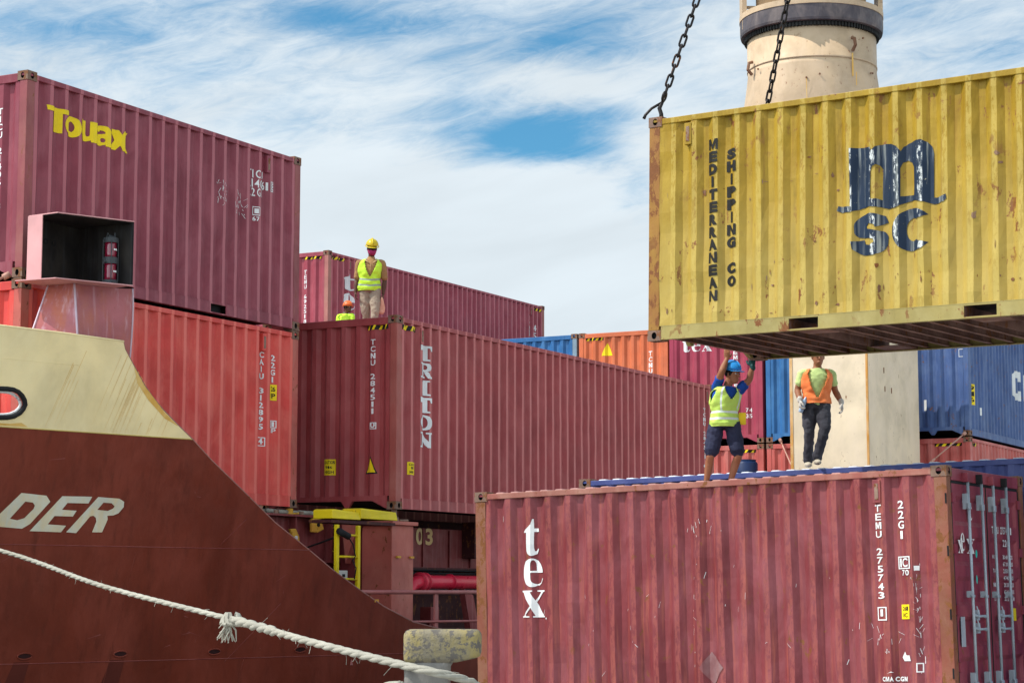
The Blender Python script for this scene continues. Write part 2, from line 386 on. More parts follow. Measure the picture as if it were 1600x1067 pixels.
def container(mat4, label, L, H, paint, post=None, rail=None, brail=None, group=None, roofm=None, ends='pp', dent=0.0, pockets=False,
              beams=False, rng=1, vents=(), cx=None):
    t = empty('shipping_container', mat4); tag(t, label, 'container', group)
    post = post or paint; rail = rail or paint; brail = brail or rail; roofm = roofm or paint
    rnd = random.Random(rng); zb, zt = .165, H - .085
    info = {'root': t}
    # castings
    for x in (0, L - .178):
        for y in (0, W - .162):
            for z in (0, H - .118):
                c = bpy.data.objects.new('corner_casting', CAST); COL.objects.link(c); c.parent = t; c.location = (x, y, z)
    # posts: L shaped in plan (two flanges)
    for x in (0, 1):
        for y in (0, 1):
            mb = MB()
            X = lambda v: v if x == 0 else L - v
            Yv = lambda v: v if y == 0 else W - v
            pl = [(.006, .006), (.150, .006), (.150, .05), (.125, .062), (.125, .12), (.05, .125), (.006, .125)]
            pts = [(X(a), Yv(b), .118) for a, b in pl]
            if (x == 0) != (y == 0): pts.reverse()
            mb.prism(pts, (0, 0, H - .236)).build('corner_post', post, t, bevel=.006)
    # side panels
    x0, x1 = .15, L - .15
    f, br = corr_profile(.278, .050, *(cx or (x0, x1)))
    if cx: br = [(x0, 0)] + br + [(x1, 0)]
    zs = [zb, zb + .12] + [zb + .12 + (zt - zb - .22) * i / 9 for i in range(1, 9)] + [zt - .10, zt]
    if not dent: zs = [zb, zt]
    def dn(x, z):
        if not dent or not zs[0] < z < zs[-1]: return 0.0
        return max(dent * (noise.noise(Vector((x * 2.3, z * 2.9, rng))) * .7 + noise.noise(Vector((x * 7, z * 6, rng + 5))) * .4), -.010)
    bx_ = [b[0] for b in br]
    def dent_at(x, z):
        import bisect
        i = min(max(bisect.bisect_right(bx_, x) - 1, 0), len(bx_) - 2); j = min(max(bisect.bisect_right(zs, z) - 1, 0), len(zs) - 2)
        u = (x - bx_[i]) / max(bx_[i + 1] - bx_[i], 1e-6); v = (z - zs[j]) / (zs[j + 1] - zs[j])
        return (dn(bx_[i], zs[j]) * (1 - u) + dn(bx_[i + 1], zs[j]) * u) * (1 - v) + (dn(bx_[i], zs[j + 1]) * (1 - u) + dn(bx_[i + 1], zs[j + 1]) * u) * v
    info['dent'] = dent_at if dent else None; info['zs'] = zs if dent else []
    for side in (0, 1):
        rings = []
        for z in zs:
            r = []
            for x, d in br:
                dx = 0
                y = .012 + d + (dn(x, z) if side == 0 else 0)
                r.append((x + dx, y if side == 0 else W - y, z))
            if side: r.reverse()
            rings.append(r)
        mb = MB().rings(rings, cap=False, closed=False)
        for i, fa in enumerate(mb.f): mb.f[i] = fa
        p = mb.build('side_panel', paint, t)
        if side == 0: info['side'] = p
    info['f'] = f; info['br'] = [b[0] for b in br]
    # end panels
    g, gb = corr_profile(.25, .050, .13, W - .13)
    for e, kind in ((0, ends[0]), (1, ends[1])):
        if kind == 'd': continue
        r = [[((.014 + d) if e == 0 else L - .014 - d, y, z) for y, d in gb] for z in (.20, H - .13)]
        if e == 0: r = [list(reversed(q)) for q in r]
        p = MB().rings(r, cap=False, closed=False).build('end_panel', paint, t)
        if e == 0: info['end'] = p
        xa, xb = (.006, .06) if e == 0 else (L - .06, L - .006)
        MB().box((xa, .162, H - .135), (xb, W - .162, H - .022)).build('top_end_rail', rail, t, bevel=.008)
        mb = MB().box((xa, .162, .130), (xb, W - .162, .205))
        for yy, s in ((.162, 1), (W - .162, -1)):
            pl = [(xa, yy, .02), (xa, yy + s * .03, .02), (xa, yy + s * .26, .130), (xa, yy, .130)]
            if s < 0: pl.reverse()
            mb.prism(pl, (xb - xa, 0, 0))
        for yy in (W / 2 - .35,): mb.prism([(xa, yy - .1, .13), (xa, yy - .03, .03), (xa, yy + .03, .03), (xa, yy + .1, .13)][::-1], (xb - xa, 0, 0))
        mb.build('bottom_end_rail', brail, t)
    info['g'] = g; info['gb'] = [b[0] for b in gb]
    # rails
    for y0, y1, s in ((.004, .064, 0), (W - .064, W - .004, 1)):
        MB().box((.178, y0, H - .095), (L - .178, y1, H - .028)).build('top_side_rail', rail, t, bevel=.006)
        cuts = []
        if pockets: cuts = [(L / 2 - 1.025 - .18, L / 2 - 1.025 + .18), (L / 2 + 1.025 - .18, L / 2 + 1.025 + .18)]
        mb = MB(); xs = .178
        for a, b in cuts + [(L - .178, None)]:
            mb.box((xs, y0, .018), (a, y0 + .012 if s == 0 else y1, .160) if s == 0 else (a, y1, .160)) if s == 0 else mb.box((xs, y1 - .012, .018), (a, y1, .160))
            if b:
                mb.box((a, y0 if s == 0 else y1 - .012, .142), (b, y0 + .012 if s == 0 else y1, .160)); mb.box((a, y0 if s == 0 else y1 - .012, .018), (b, y0 + .012 if s == 0 else y1, .026)); xs = b
        ya, yb = (y0 - .002, y0 + .07) if s == 0 else (y1 - .07, y1 + .002)
        mb.box((.178, ya, .160), (L - .178, yb, .168)); mb.box((.178, min(ya, yb) if s else ya, .010), (L - .178, yb, .018))
        mb.build('bottom_side_rail', brail, t)
    # roof
    n = int((L - .4) / .209); rx = []; k = (L - .36) / n
    for i in range(n):
        for a, d in ((0, 0), (.28, 0), (.44, .022), (.84, .022)): rx.append((.18 + (i + a) * k, d))
    rx.append((L - .18, 0))
    rr = []
    for y in (.05, .085, .16, W - .16, W - .085, W - .05):
        e = 0 if y in (.05, W - .05) else 1
        rr.append([(x, y, H - .036 + (d if e else 0) + (.004 if e else 0)) for x, d in rx])
    MB().rings([list(reversed(q)) for q in rr], cap=False, closed=False).build('roof_panel', roofm, t)
    for xa in (.01, L - .18): MB().box((xa, .01, H - .060), (xa + .17, W - .01, H - .030)).build('roof_end_plate', paint, t)
    # floor
    MB().box((.03, .08, .150), (L - .03, W - .08, .178)).build('floor', floor_m, t)
    if beams:
        mb = MB(); x = .22
        while x < L - .25:
            if not any(a - .02 < x < b + .02 for a, b in ((L / 2 - 1.23, L / 2 - .83), (L / 2 + .83, L / 2 + 1.23))):
                mb.box((x, .02, .028), (x + .045, W - .02, .034)); mb.box((x, .02, .034), (x + .006, W - .02, .146))
            x += .262
        mb.build('cross_members', beam_m, t)
        for c in (L / 2 - 1.025, L / 2 + 1.025):
            MB().box((c - .19, .018, .030), (c - .18, W - .018, .146)).box((c + .18, .018, .030), (c + .19, W - .018, .146)).box((c - .19, .018, .024), (c + .19, .5, .030)).box((c - .19, W - .5, .024), (c + .19, W - .018, .030)).build('fork_pocket', beam_m, t)
    elif pockets:
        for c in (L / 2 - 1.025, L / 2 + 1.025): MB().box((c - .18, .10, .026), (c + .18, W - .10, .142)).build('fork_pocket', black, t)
    for xv in vents:
        mb = MB().box((xv - .045, -.004, H - .37), (xv + .045, f(xv) + .03, H - .12))
        mb.cur = 1; mb.box((xv - .022, -.010, H - .335), (xv + .022, -.002, H - .16)); mb.build('air_vent', [paint, casting_m], t, bevel=.004)
    return info
def side_text(c, name, L, mat, lift=.004):
    dt = c['dent'] or (lambda x, z: 0.0)
    return conform(L, name, mat, c['root'], c['f'], c['br'], lambda x, z, d: (x, .012 + d + dt(x, z) - (.003 if c['dent'] else 0), z), lift, c['zs'])
def end_text(c, name, L, mat, lift=.004):      # the end face is read from outside, so lettering is turned about its own middle
    xs = [x for x, z in L[0]]; m = min(xs) + max(xs); L = ([(m - x, z) for x, z in L[0]], L[1])
    return conform(L, name, mat, c['root'], c['g'], c['gb'], lambda y, z, d: (.014 + d, y, z), lift)
def stripes(c, L, H, where):
    """black and yellow bands for extra height; where: list of ('s'|'e', x0, x1)"""
    for w, a, b in where:
        z0, z1 = H - .20, H - .125
        blk = rect(a, z0, b, z1); yl = ([], []); n = 4; st = (b - a) / n
        for i in range(n):
            x = a + (i + .15) * st; pts = [(x, z0), (x + st * .40, z0), (min(x + st * .75, b), z1), (x + st * .35, z1)]; k = len(yl[0]); yl[0].extend(pts); yl[1].append(tuple(range(k, k + 4)))
        fn = side_text if w == 's' else end_text
        fn(c, 'height_stripes', blk, black_m, .004); fn(c, 'height_stripes', yl, yellow_m, .007)

floor_m = material('container floor wood', (.045, .030, .022), .85, rust=.3)
beam_m = material('rusty floor beams', (.17, .085, .065), .8, fade=(.34, .20, .16), fade_amt=.8, rust=.6, bump=.3)
CP = dict(  # ridge tone of plum, scarlet, oxblood and maroon paints in rib light contrast
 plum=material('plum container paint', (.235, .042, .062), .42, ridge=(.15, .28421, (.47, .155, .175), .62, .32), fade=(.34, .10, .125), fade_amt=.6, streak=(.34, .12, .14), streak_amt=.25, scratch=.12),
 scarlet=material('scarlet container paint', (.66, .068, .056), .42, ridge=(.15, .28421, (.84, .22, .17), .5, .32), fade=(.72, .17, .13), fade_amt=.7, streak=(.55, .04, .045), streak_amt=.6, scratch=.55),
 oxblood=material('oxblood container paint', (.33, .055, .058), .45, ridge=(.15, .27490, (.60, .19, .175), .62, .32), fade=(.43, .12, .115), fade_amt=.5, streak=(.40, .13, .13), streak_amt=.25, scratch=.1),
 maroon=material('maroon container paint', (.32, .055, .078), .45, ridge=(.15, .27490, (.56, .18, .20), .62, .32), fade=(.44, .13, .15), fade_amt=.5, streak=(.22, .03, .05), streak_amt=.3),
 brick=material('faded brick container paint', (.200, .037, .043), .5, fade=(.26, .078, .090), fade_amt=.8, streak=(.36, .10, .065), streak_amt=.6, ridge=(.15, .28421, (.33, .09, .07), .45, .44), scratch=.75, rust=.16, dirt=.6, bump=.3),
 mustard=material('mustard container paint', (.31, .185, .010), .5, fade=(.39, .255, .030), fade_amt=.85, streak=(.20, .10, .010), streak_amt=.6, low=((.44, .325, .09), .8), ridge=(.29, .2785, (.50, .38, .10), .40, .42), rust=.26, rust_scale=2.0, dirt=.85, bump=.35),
 orange=material('orange container paint', (.60, .145, .058), .5, fade=(.62, .20, .10), fade_amt=.6, streak=(.48, .10, .05), streak_amt=.3),
 cerise=material('cerise container paint', (.32, .040, .075), .5, fade=(.40, .09, .11), fade_amt=.5),
 blue=material('blue container paint', (.028, .13, .33), .5, fade=(.07, .21, .42), fade_amt=.6, streak=(.12, .25, .42), streak_amt=.3),
 navy=material('dusty navy container paint', (.055, .10, .25), .5, fade=(.13, .19, .34), fade_amt=.6, rust=.15, streak=(.20, .24, .36), streak_amt=.3),
 royal=material('royal blue container paint', (.055, .075, .24), .5, fade=(.11, .13, .30), fade_amt=.6, scratch=.2),
 salmon=material('salmon container paint', (.48, .10, .085), .5, fade=(.56, .20, .17), fade_amt=.6, streak=(.6, .3, .25), streak_amt=.3))
postbrick = material('rusty brick post paint', (.24, .070, .045), .65, fade=(.25, .135, .08), fade_amt=.8, rust=.8, rust_scale=3.2, scratch=1.0, bump=.4)
postmust = material('rusty mustard post paint', (.34, .18, .035), .6, fade=(.24, .085, .035), fade_amt=.8, rust=1.0, rust_scale=2.6, bump=.4)
railmust = material('pale mustard sill paint', (.33, .26, .085), .6, fade=(.40, .34, .15), fade_amt=.6, rust=.45, rust_scale=2.0, dirt=.3)
paleroof = material('sunlit faded roof paint', (.62, .64, .70), .6, fade=(.72, .72, .74), fade_amt=.5, rust=.1)  # sunlit glare and fading both put into the roof colour
roofpink = material('sunlit pink roof paint', (.42, .22, .20), .6, rust=.15)  # sun highlight along the roof edge put into this pink
postox = material('worn oxblood post paint', (.36, .085, .07), .5, fade=(.44, .17, .14), fade_amt=.6, scratch=.5)
ST8, HC8, L20, L40 = 2.591, 2.896, 6.058, 12.192

def sship(x, y, z): return SHIPM @ Matrix.Translation((x, y, z))
GS = 'containers stacked on the ship'
# plum one on the left, top of its stack
c = container(sship(19.544, 17.282, 3.834), 'plum twenty-foot container with bold yellow lettering, on top of the stack at the left', L20, ST8, CP['plum'], post=material('plum post paint', (.27, .065, .075), .5, fade=(.36, .15, .12), fade_amt=.6, rust=.25), group=GS, vents=(5.22,), pockets=True, rng=2, dent=.010)
T = ([], []); put(T, heavy('T'), .40, .85, 1.92, 2.235)
xx = .735
for ch, w in (('o', .33), ('u', .29), ('a', .30), ('x', .36)): put(T, heavy(ch), xx, xx + w, 1.915, 2.185); xx += w + .006
side_text(c, 'lettering', T, yellow_m)
side_text(c, 'serial_number', join(row('TICU', 4.78, 5.14, 2.10, 2.22, .01, .35), row('214061', 4.78, 5.24, 1.96, 2.08, .01, .35), row('8', 5.30, 5.36, 1.97, 2.08), boxed(5.28, 1.95, 5.38, 2.10), row('22G1', 4.78, 5.08, 1.83, 1.95, .01, .35), boxed(4.90, 1.55, 5.02, 1.68), rect(4.93, 1.58, 4.99, 1.65), row('67', 4.90, 5.0, 1.47, 1.53)), white_m)
end_text(c, 'serial_number', column('TICU 214061 8', .43, .075, 2.15, .85), white_m)
# scrapes left by another box
rs = random.Random(4); S_ = ([], [])
for i in range(46):
    a = rs.choice((4.16, 4.56)) + rs.uniform(-.13, .13); b = 1.62 + (4.56 - a) * .22 + rs.uniform(-.16, .16); l = rs.uniform(.02, .09); th = rs.uniform(.4, 2.2)
    k = len(S_[0]); w = .006; S_[0].extend([(a, b), (a + w, b), (a + w + l * cos(th), b + l * sin(th)), (a + l * cos(th), b + l * sin(th))]); S_[1].append(tuple(range(k, k + 4)))
side_text(c, 'paint_scrape', S_, white_worn, .003)
# scarlet one below it
c = container(sship(19.544, 17.282, 1.222), 'scarlet twenty-foot container below the plum one, behind the cream bow', L20, ST8, CP['scarlet'], post=material('scarlet post paint', (.50, .11, .09), .5, fade=(.50, .22, .17), fade_amt=.7, rust=.3), group=GS, vents=(5.18,), rng=3, dent=.010)
side_text(c, 'serial_number', join(column('CAIU 312895 4', 5.18, .085, 2.21, .86), boxed(5.11, .85, 5.25, .98), column('22G1', 5.465, .085, 2.19, 1.77), boxed(5.42, 1.13, 5.53, 1.24), rect(5.45, 1.15, 5.50, 1.22), row('IP', 5.44, 5.52, 1.06, 1.12)), white_m)
side_text(c, 'sticker', rect(5.41, 1.53, 5.53, 1.76), yellow_m); side_text(c, 'sticker_print', join(row('26', 5.43, 5.51, 1.66, 1.73), row('IP', 5.43, 5.51, 1.56, 1.63)), black_m, .007)
# oxblood forty foot, centre
c = container(sship(26.536, 16.157, 1.216), 'oxblood forty-foot container in the middle, white serif letters stacked down its long side', L40, HC8, CP['oxblood'], post=postox, group=GS, vents=(.74, 11.84), roofm=CP['salmon'], rng=4, dent=.010)
side_text(c, 'lettering', scol('TRITON', .71, 1.06, 2.52, .93, .88), white_m)
side_text(c, 'sticker', rect(.38, .53, .61, .72), yellow_m); side_text(c, 'sticker', rect(11.99, .75, 12.04, .95), yellow_m)
side_text(c, 'sticker_print', join(row('CAUTION', .40, .59, .665, .70), row('9-6', .43, .56, .61, .65), row('HIGH', .41, .58, .55, .59)), black_m, .007)
end_text(c, 'serial_number', join(column('TCNU 284511 0', .43, .085, 2.55, 1.20), boxed(.37, 1.20, .49, 1.30)), white_m)
side_text(c, 'serial_number', column('TCNU 284511 0', 11.72, .08, 2.4, 1.2), white_m)
end_text(c, 'sticker', rect(1.10, .53, 1.30, .77), yellow_m); end_text(c, 'sticker_print', join(row('CAUTION', 1.12, 1.28, .70, .75), row('9-6', 1.15, 1.25, .63, .67), row('HIGH', 1.13, 1.27, .555, .60)), black_m, .007)
end_text(c, 'warning_triangle', ([(.35, .535), (.57, .535), (.46, .80)], [(0, 1, 2)]), black_m, .004)
end_text(c, 'warning_triangle', ([(.375, .555), (.545, .555), (.46, .765)], [(0, 1, 2)]), yellow_m, .007)
stripes(c, L40, HC8, [('s', .16, .62), ('e', .16, .56)])
# tall maroon one behind it
c = container(sship(44.929, 29.45, 5.881), 'maroon forty-foot container high at the back against the sky, behind the man in yellow helmet', L40, HC8, CP['maroon'], post=material('maroon post paint', (.40, .15, .13), .55, fade=(.42, .25, .18), fade_amt=.6), group=GS, vents=(1.05, 11.3), rng=5, dent=.010)
side_text(c, 'lettering', scol('tex', .75, 1.30, 2.42, .85, .86), white_m)
end_text(c, 'serial_number', column('TEMU 692518 7', .72, .10, 2.42, .75), white_m)
side_text(c, 'serial_number', join(column('TEMU 692518 7', 11.25, .12, 2.30, .75), column('45G1', 11.62, .12, 2.25, 1.3)), white_m)
side_text(c, 'sticker', rect(11.55, 1.0, 11.75, 1.25), yellow_m)
stripes(c, L40, HC8, [('s', .16, .80), ('e', .2, .75), ('s', 11.5, 12.0)])
container(sship(44.929, 29.45, 3.26), 'maroon container hidden below the tall maroon one at the back', L40, ST8, CP['maroon'], group=GS)
container(sship(35.9, 26.05, 2.75), 'dull red container the green-shirted worker stands on, its roof out of sight', L20 + 2.4, ST8, CP['salmon'], group=GS)

# transverse row in the background
def rowc(y, z, lab, pm, H=HC8, L=L40, **k): return container(sship(46.8, y, z), lab, L, H, pm, group='containers of the rear bay', **k)
ZR = 3.545
c = rowc(13.25, ZR, 'navy forty-foot container with one big white letter, right edge of the rear row', CP['navy'], vents=(.9,), rng=6)
CC = flat_polys([[[(.2, 1), (1, 1), (1, .66), (.72, .66), (.72, .76), (.38, .76), (.38, .24), (.72, .24), (.72, .34), (1, .34), (1, 0), (.2, 0), (0, .14), (0, .86)]]])
CX0 = 3.95; g2 = ([], []); put(g2, (CC[0], CC[1], 1), CX0, CX0 + .75, 1.14, 1.86); put(g2, (CC[0], CC[1], 1), CX0 + 1.0, CX0 + 1.75, 1.14, 1.86); side_text(c, 'lettering', g2, white_m)
side_text(c, 'sticker', rect(.22, .72, .52, 1.20), yellow_m); side_text(c, 'sticker_print', column('9-6', .37, .12, 1.16, .76), black_m, .007); side_text(c, 'patch', rect(.95, .52, 1.12, .70), white_m)
end_text(c, 'serial_number', join(column('CMAU 50872', .98, .11, 2.75, 2.08), boxed(.90, 1.80, 1.08, 1.98), rect(.05, .6, .12, .85)), white_m)
c = rowc(15.75, ZR, 'blue container end half hidden behind the cream steel housing', CP['blue'], rng=7)
c = rowc(18.26, ZR, 'cerise container end with white letters, behind the blue-helmeted worker', CP['cerise'], rng=8)
tt2 = ([], [])
for ch, a, b in (('t', 1.33, 1.53), ('e', 1.57, 1.80), ('x', 1.84, 2.10)): put(tt2, serif(ch), a, b, 2.27, 2.66 if ch == 't' else 2.54)
end_text(c, 'lettering', tt2, white_m)
end_text(c, 'serial_number', column('TEMU 80356', .70, .12, 2.35, 1.20), white_m)
end_text(c, 'chalk_mark', join(row('74', .30, .44, .74, .84), row('35', .30, .44, .60, .70)), white_worn)
c = rowc(20.73, ZR, 'orange container end with yellow warning triangle, between the blue and the cerise ones', CP['orange'], rng=9)
end_text(c, 'warning_triangle', ([(1.82, 2.30), (1.50, 2.30), (1.66, 2.62)], [(0, 1, 2)]), yellow_m, .005)
end_text(c, 'serial_number', column('TCNU 47513', .48, .12, 2.35, .9), white_m)
stripes(c, L40, HC8, [('e', 1.75, 2.24)])
c = rowc(23.22, ZR, 'light blue container end just above the roof edge of the oxblood one', CP['blue'], post=material('pale blue post paint', (.22, .30, .36), .55, rust=.2), rng=10)
end_text(c, 'lettering', row('C', .30, .52, 1.9, 2.2), white_m)
for i, (y, lab) in enumerate(((13.25, 'salmon container under the navy one, striped corner, lashing rod across its end'), (15.75, 'salmon container under the blue end, beside the cream housing'),
                              (18.26, 'salmon container with striped top corner right behind the bare legs'))):
    c = rowc(y, ZR - HC8 - .03, lab, CP['salmon'], rng=11 + i)
    stripes(c, L40, HC8, [('e', .2, .85)] + ([('s', .18, .6)] if i == 0 else []))

# brick one on the quay, doors to the right
TEXM = frame((-.417, 25.613, -1.206), (-32.6574, -.0457, -1.1516))
c = container(TEXM, 'scratched brick-red container with grey locking rods on its door end, standing at the front right', L20, ST8, CP['brick'], post=postbrick, rail=material('worn brick rail paint', (.32, .10, .08), .6, fade=(.38, .20, .15), fade_amt=.8, rust=.3, scratch=.8), roofm=roofpink, ends='pd', dent=.026, vents=(5.25,), rng=21)
tq = ([], []); put(tq, serif('t'), .69, .885, 1.800, 2.235); put(tq, serif('e'), .67, .925, 1.425, 1.765); put(tq, serif('x'), .645, .955, 1.065, 1.385); tq = join(tq, rect(.975, 1.04, .995, 1.06))
side_text(c, 'lettering', tq, white_m)
side_text(c, 'serial_number', join(column('TEMU 275743 1', 5.25, .085, 2.20, .98), boxed(5.19, .955, 5.31, 1.10), column('22G1', 5.51, .085, 2.235, 1.80), boxed(5.45, 1.50, 5.60, 1.635), row('IC', 5.47, 5.575, 1.52, 1.615), row('70', 5.49, 5.585, 1.43, 1.49), rect(5.64, 1.48, 5.69, 1.53)), white_m)
side_text(c, 'sticker', rect(5.465, .965, 5.57, 1.12), yellow_m); side_text(c, 'sticker_print', join(row('26-', 5.48, 5.555, 1.055, 1.10), row('IC', 5.485, 5.55, .985, 1.03)), black_m, .007)
side_text(c, 'line_name', join(row('CMA', 5.22, 5.355, .305, .355, .04), row('CGM', 5.37, 5.50, .305, .355, .04), ([(5.28, .385), (5.33, .41), (5.36, .40), (5.32, .40)], [(0, 1, 2, 3)]), ([(5.45, .56), (5.48, .62), (5.50, .58), (5.55, .58), (5.56, .52), (5.47, .52)], [(0, 1, 2, 3, 4, 5)]), boxed(5.62, .40, 5.69, .50)), white_m)
side_text(c, 'patch', ([(3.02, .46), (3.16, .64), (3.32, .46), (3.18, .27)], [(0, 1, 2, 3)]), material('grey repair primer', (.24, .085, .09), .7, fade=(.28, .20, .20), fade_amt=.8))
rs = random.Random(9); S_ = ([], [])
for i in range(100):
    cx, cz, sx, sz = rs.choice(((5.66, 1.15, .035, .36), (5.66, .78, .03, .25), (3.0, 2.0, .25, .1), (2.0, 1.0, 1.2, .9), (4.1, 1.2, 1.2, .9), (5.3, .72, .2, .12), (2.95, 1.1, .05, .5)))
    a = rs.gauss(cx, sx * .6); b = rs.gauss(cz, sz * .6); l = rs.uniform(.01, .08); th = rs.choice((rs.uniform(1.2, 1.9), rs.uniform(1.2, 1.9), rs.uniform(0, 3))); w = rs.uniform(.002, .006)
    if not (.2 < a < 5.8 and .2 < b < 2.4): continue
    k = len(S_[0]); S_[0].extend([(a, b), (a + w, b), (a + w + l * cos(th), b + l * sin(th)), (a + l * cos(th), b + l * sin(th))]); S_[1].append(tuple(range(k, k + 4)))
side_text(c, 'paint_scratches', S_, white_worn, .003)
# small slots in the door post
t = c['root']; mb = MB()
for z in (.33, .95, 1.62, 2.18): mb.box((L20 - .03, -.001, z), (L20 - .012, .003, z + .11))
mb.build('post_slots', black, t)
# doors
dm = material('dark brick door paint', (.24, .035, .055), .42, fade=(.34, .085, .10), fade_amt=.6, rust=.15, scratch=.5)
MB().box((L20 - .07, .16, ST8 - .155), (L20 - .008, W - .16, ST8 - .022)).build('door_header', dm, t, bevel=.006)
MB().box((L20 - .07, .16, .02), (L20 - .008, W - .16, .15)).build('door_sill', dm, t, bevel=.006)
MB().box((L20 - .05, .17, ST8 - .185), (L20 - .020, W - .17, ST8 - .158)).box((L20 - .05, .15, .16), (L20 - .018, .172, ST8 - .185)).box((L20 - .05, W - .172, .16), (L20 - .018, W - .15, ST8 - .185)).build('gasket', gasket_m, t)
for ya, yb in ((.175, W / 2 - .012), (W / 2 + .012, W - .175)):
    r = []
    z = .165; lv = [(.165, 0), (.235, 0)]
    for i in range(5):
        b = .235 + i * .43; lv += [(b + .05, .032), (b + .27, .032), (b + .32, 0), (b + .43, 0)]
    lv = [q for q in lv if q[0] < ST8 - .2] + [(ST8 - .187, 0)]
    for zz, d in lv: r.append([(L20 - .022, ya, zz), (L20 - .022, ya + .06, zz), (L20 - .022 - d, ya + .10, zz), (L20 - .022 - d, yb - .10, zz), (L20 - .022, yb - .06, zz), (L20 - .022, yb, zz)])
    door = MB().rings(r, cap=False, closed=False).build('door', dm, t)
    for hz in (.40, 1.0, 1.65, 2.2):
        yh = ya - .03 if ya < 1 else yb - .05
        MB().box((L20 - .020, yh, hz), (L20 + .002, yh + .09, hz + .10)).build('hinge', dm, door)
MB().box((L20 - .024, W / 2 - .011, .165), (L20 - .016, W / 2 + .011, ST8 - .19)).build('door_seal', gasket_m, t)
for i, yr in enumerate((.53, .95, 1.32, 1.74)):
    xr = L20 + .035
    rod = MB().tube([(xr, yr, .10), (xr, yr, ST8 - .10)], .017, 10).build('locking_rod', steel_m, t, smooth=True)
    for z in (.30, 1.22, 2.22):
        h_ = .035 if z == 1.22 else .085
        MB().box((L20 - .02, yr - .045, z - h_), (xr + .012, yr - .022, z + h_)).box((xr - .022, yr - .045, z - h_), (xr + .022, yr + .022, z - h_ * .2)).build('rod_bracket', steel_m, rod, bevel=.004)
    MB().box((L20 - .01, yr - .05, ST8 - .16), (xr + .02, yr + .0, ST8 - .06)).box((L20 - .01, yr - .05, .05), (xr + .02, yr + .0, .16)).build('cam_keeper', gasket_m if i % 2 else dm, rod, bevel=.004)
    s = 1
    if i in (0, 2):
        for z in (.86, 1.00):
            MB().tube([(xr, yr, z), (xr + .02, yr + .10, z - .02), (xr + .03, yr + .22, z - .015), (xr + .01, yr + .33, z - .02)], [.016, .013, .012, .02], 8).box((L20 - .01, yr + .10, z - .06), (xr + .01, yr + .16, z + .05)).tube([(xr, yr + .10, z + .09), (xr + .02, yr + .13, z - .02)], .008, 6).build('door_handle', steel_m, rod)
def door_text(L, nm, m, lift=.004): return conform(L, nm, m, t, lambda y: 0.0, [], lambda y, z, d: (L20 - .022 + lift, y, z), 0)
door_text(join(row('TEMU', 1.36, 1.58, 1.90, 1.98), row('275743', 1.64, 1.90, 1.90, 1.98), row('1', 1.96, 2.0, 1.90, 1.98), row('22G1', 1.70, 1.92, 1.76, 1.84)), 'serial_number', white_m)
LL = ([], [])
for i, (a, b) in enumerate((('MAX GR', '30.480 KGS'), ('', '67.200 LBS'), ('TARE', '2.150 KGS'), ('', '4.740 LBS'), ('NET', '28.330 KGS'), ('', '62.460 LBS'), ('CU CAP', '33.2 CU.M'))):
    z = 1.62 - i * .078
    if a: LL = join(LL, row(a, 1.34, 1.52, z, z + .045))
    LL = join(LL, row(b, 1.68, 2.0, z, z + .045))
door_text(LL, 'load_table', white_m)
tq = ([], []); put(tq, serif('t'), .64, .76, 2.02, 2.22); put(tq, serif('e'), .38, .50, 1.68, 1.88); put(tq, serif('x'), .56, .80, 1.66, 1.82); put(tq, serif('x'), .30, .44, 1.66, 1.80)
door_text(tq, 'lettering', white_worn)
door_text(rect(1.93, .93, 2.03, 1.07), 'sticker', yellow_m, .006); door_text(rect(.27, .66, .40, .98), 'approval_plate', material('grey plate', (.30, .33, .38), .6, fade=(.5, .5, .52), fade_amt=.5), .006)
tealm = material('teal paint dab', (.02, .50, .42), .5); door_text(join((arc(.80, 1.66, .03, .045, 0, 340, 10)[:-1], [tuple(range(10))]), (arc(.78, 1.38, .02, .05, 0, 340, 10)[:-1], [tuple(range(10))])), 'paint_dab', tealm, .02)

# royal blue one directly behind it (only its roof edge shows)
d = RM(-32.6574, -.0457, -1.1516) @ Vector((0, 2.6, 0))
BLM = frame((.925, 28.02, -1.206), (-32.6574, -.0457, -.75))
c = container(BLM, 'royal blue container behind the brick-red one, only its pale, sunlit-toned roof edge showing', L40, HC8, CP['royal'], roofm=paleroof, rng=23)
stripes(c, L40, HC8, [('s', .45, 1.05)])

# mustard one hanging from the crane
c = container(frame((1.543, 23.676, 2.997), (-36.6074, .0279, .9657)), 'rusty mustard-yellow container hanging from chains above the workers', L20, ST8, CP['mustard'], post=postmust, rail=CP['mustard'], brail=railmust, dent=.030, pockets=True, beams=True, vents=(.53,), rng=31, cx=(.29, 5.654))
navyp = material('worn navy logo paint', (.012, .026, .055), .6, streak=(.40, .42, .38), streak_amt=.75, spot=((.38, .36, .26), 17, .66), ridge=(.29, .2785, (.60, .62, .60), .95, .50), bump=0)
MO = [(2.565,1.945),(2.816,1.928),(2.824,1.889),(2.872,1.93),(2.927,1.943),(2.996,1.948),(3.064,1.933),(3.118,1.906),(3.153,1.864),(3.167,1.845),(3.192,1.892),(3.241,1.922),(3.309,1.942),(3.403,1.946),(3.47,1.91),(3.515,1.86),(3.535,1.782),(3.532,1.314),(3.583,1.309),(3.636,1.316),(3.683,1.336),(3.691,1.288),(3.661,1.259),(3.595,1.243),(3.529,1.245),(3.423,1.28),(3.316,1.306),(3.235,1.294),(3.167,1.271),(3.099,1.247),(3.017,1.243),(2.921,1.27),(2.811,1.286),(2.714,1.28),(2.569,1.249),(2.462,1.254),(2.383,1.284),(2.401,1.334),(2.477,1.316),(2.569,1.31)]
H1 = [(2.817,1.364),(2.82,1.673),(2.839,1.722),(2.878,1.738),(2.917,1.721),(2.944,1.677),(2.941,1.344),(2.881,1.365)]
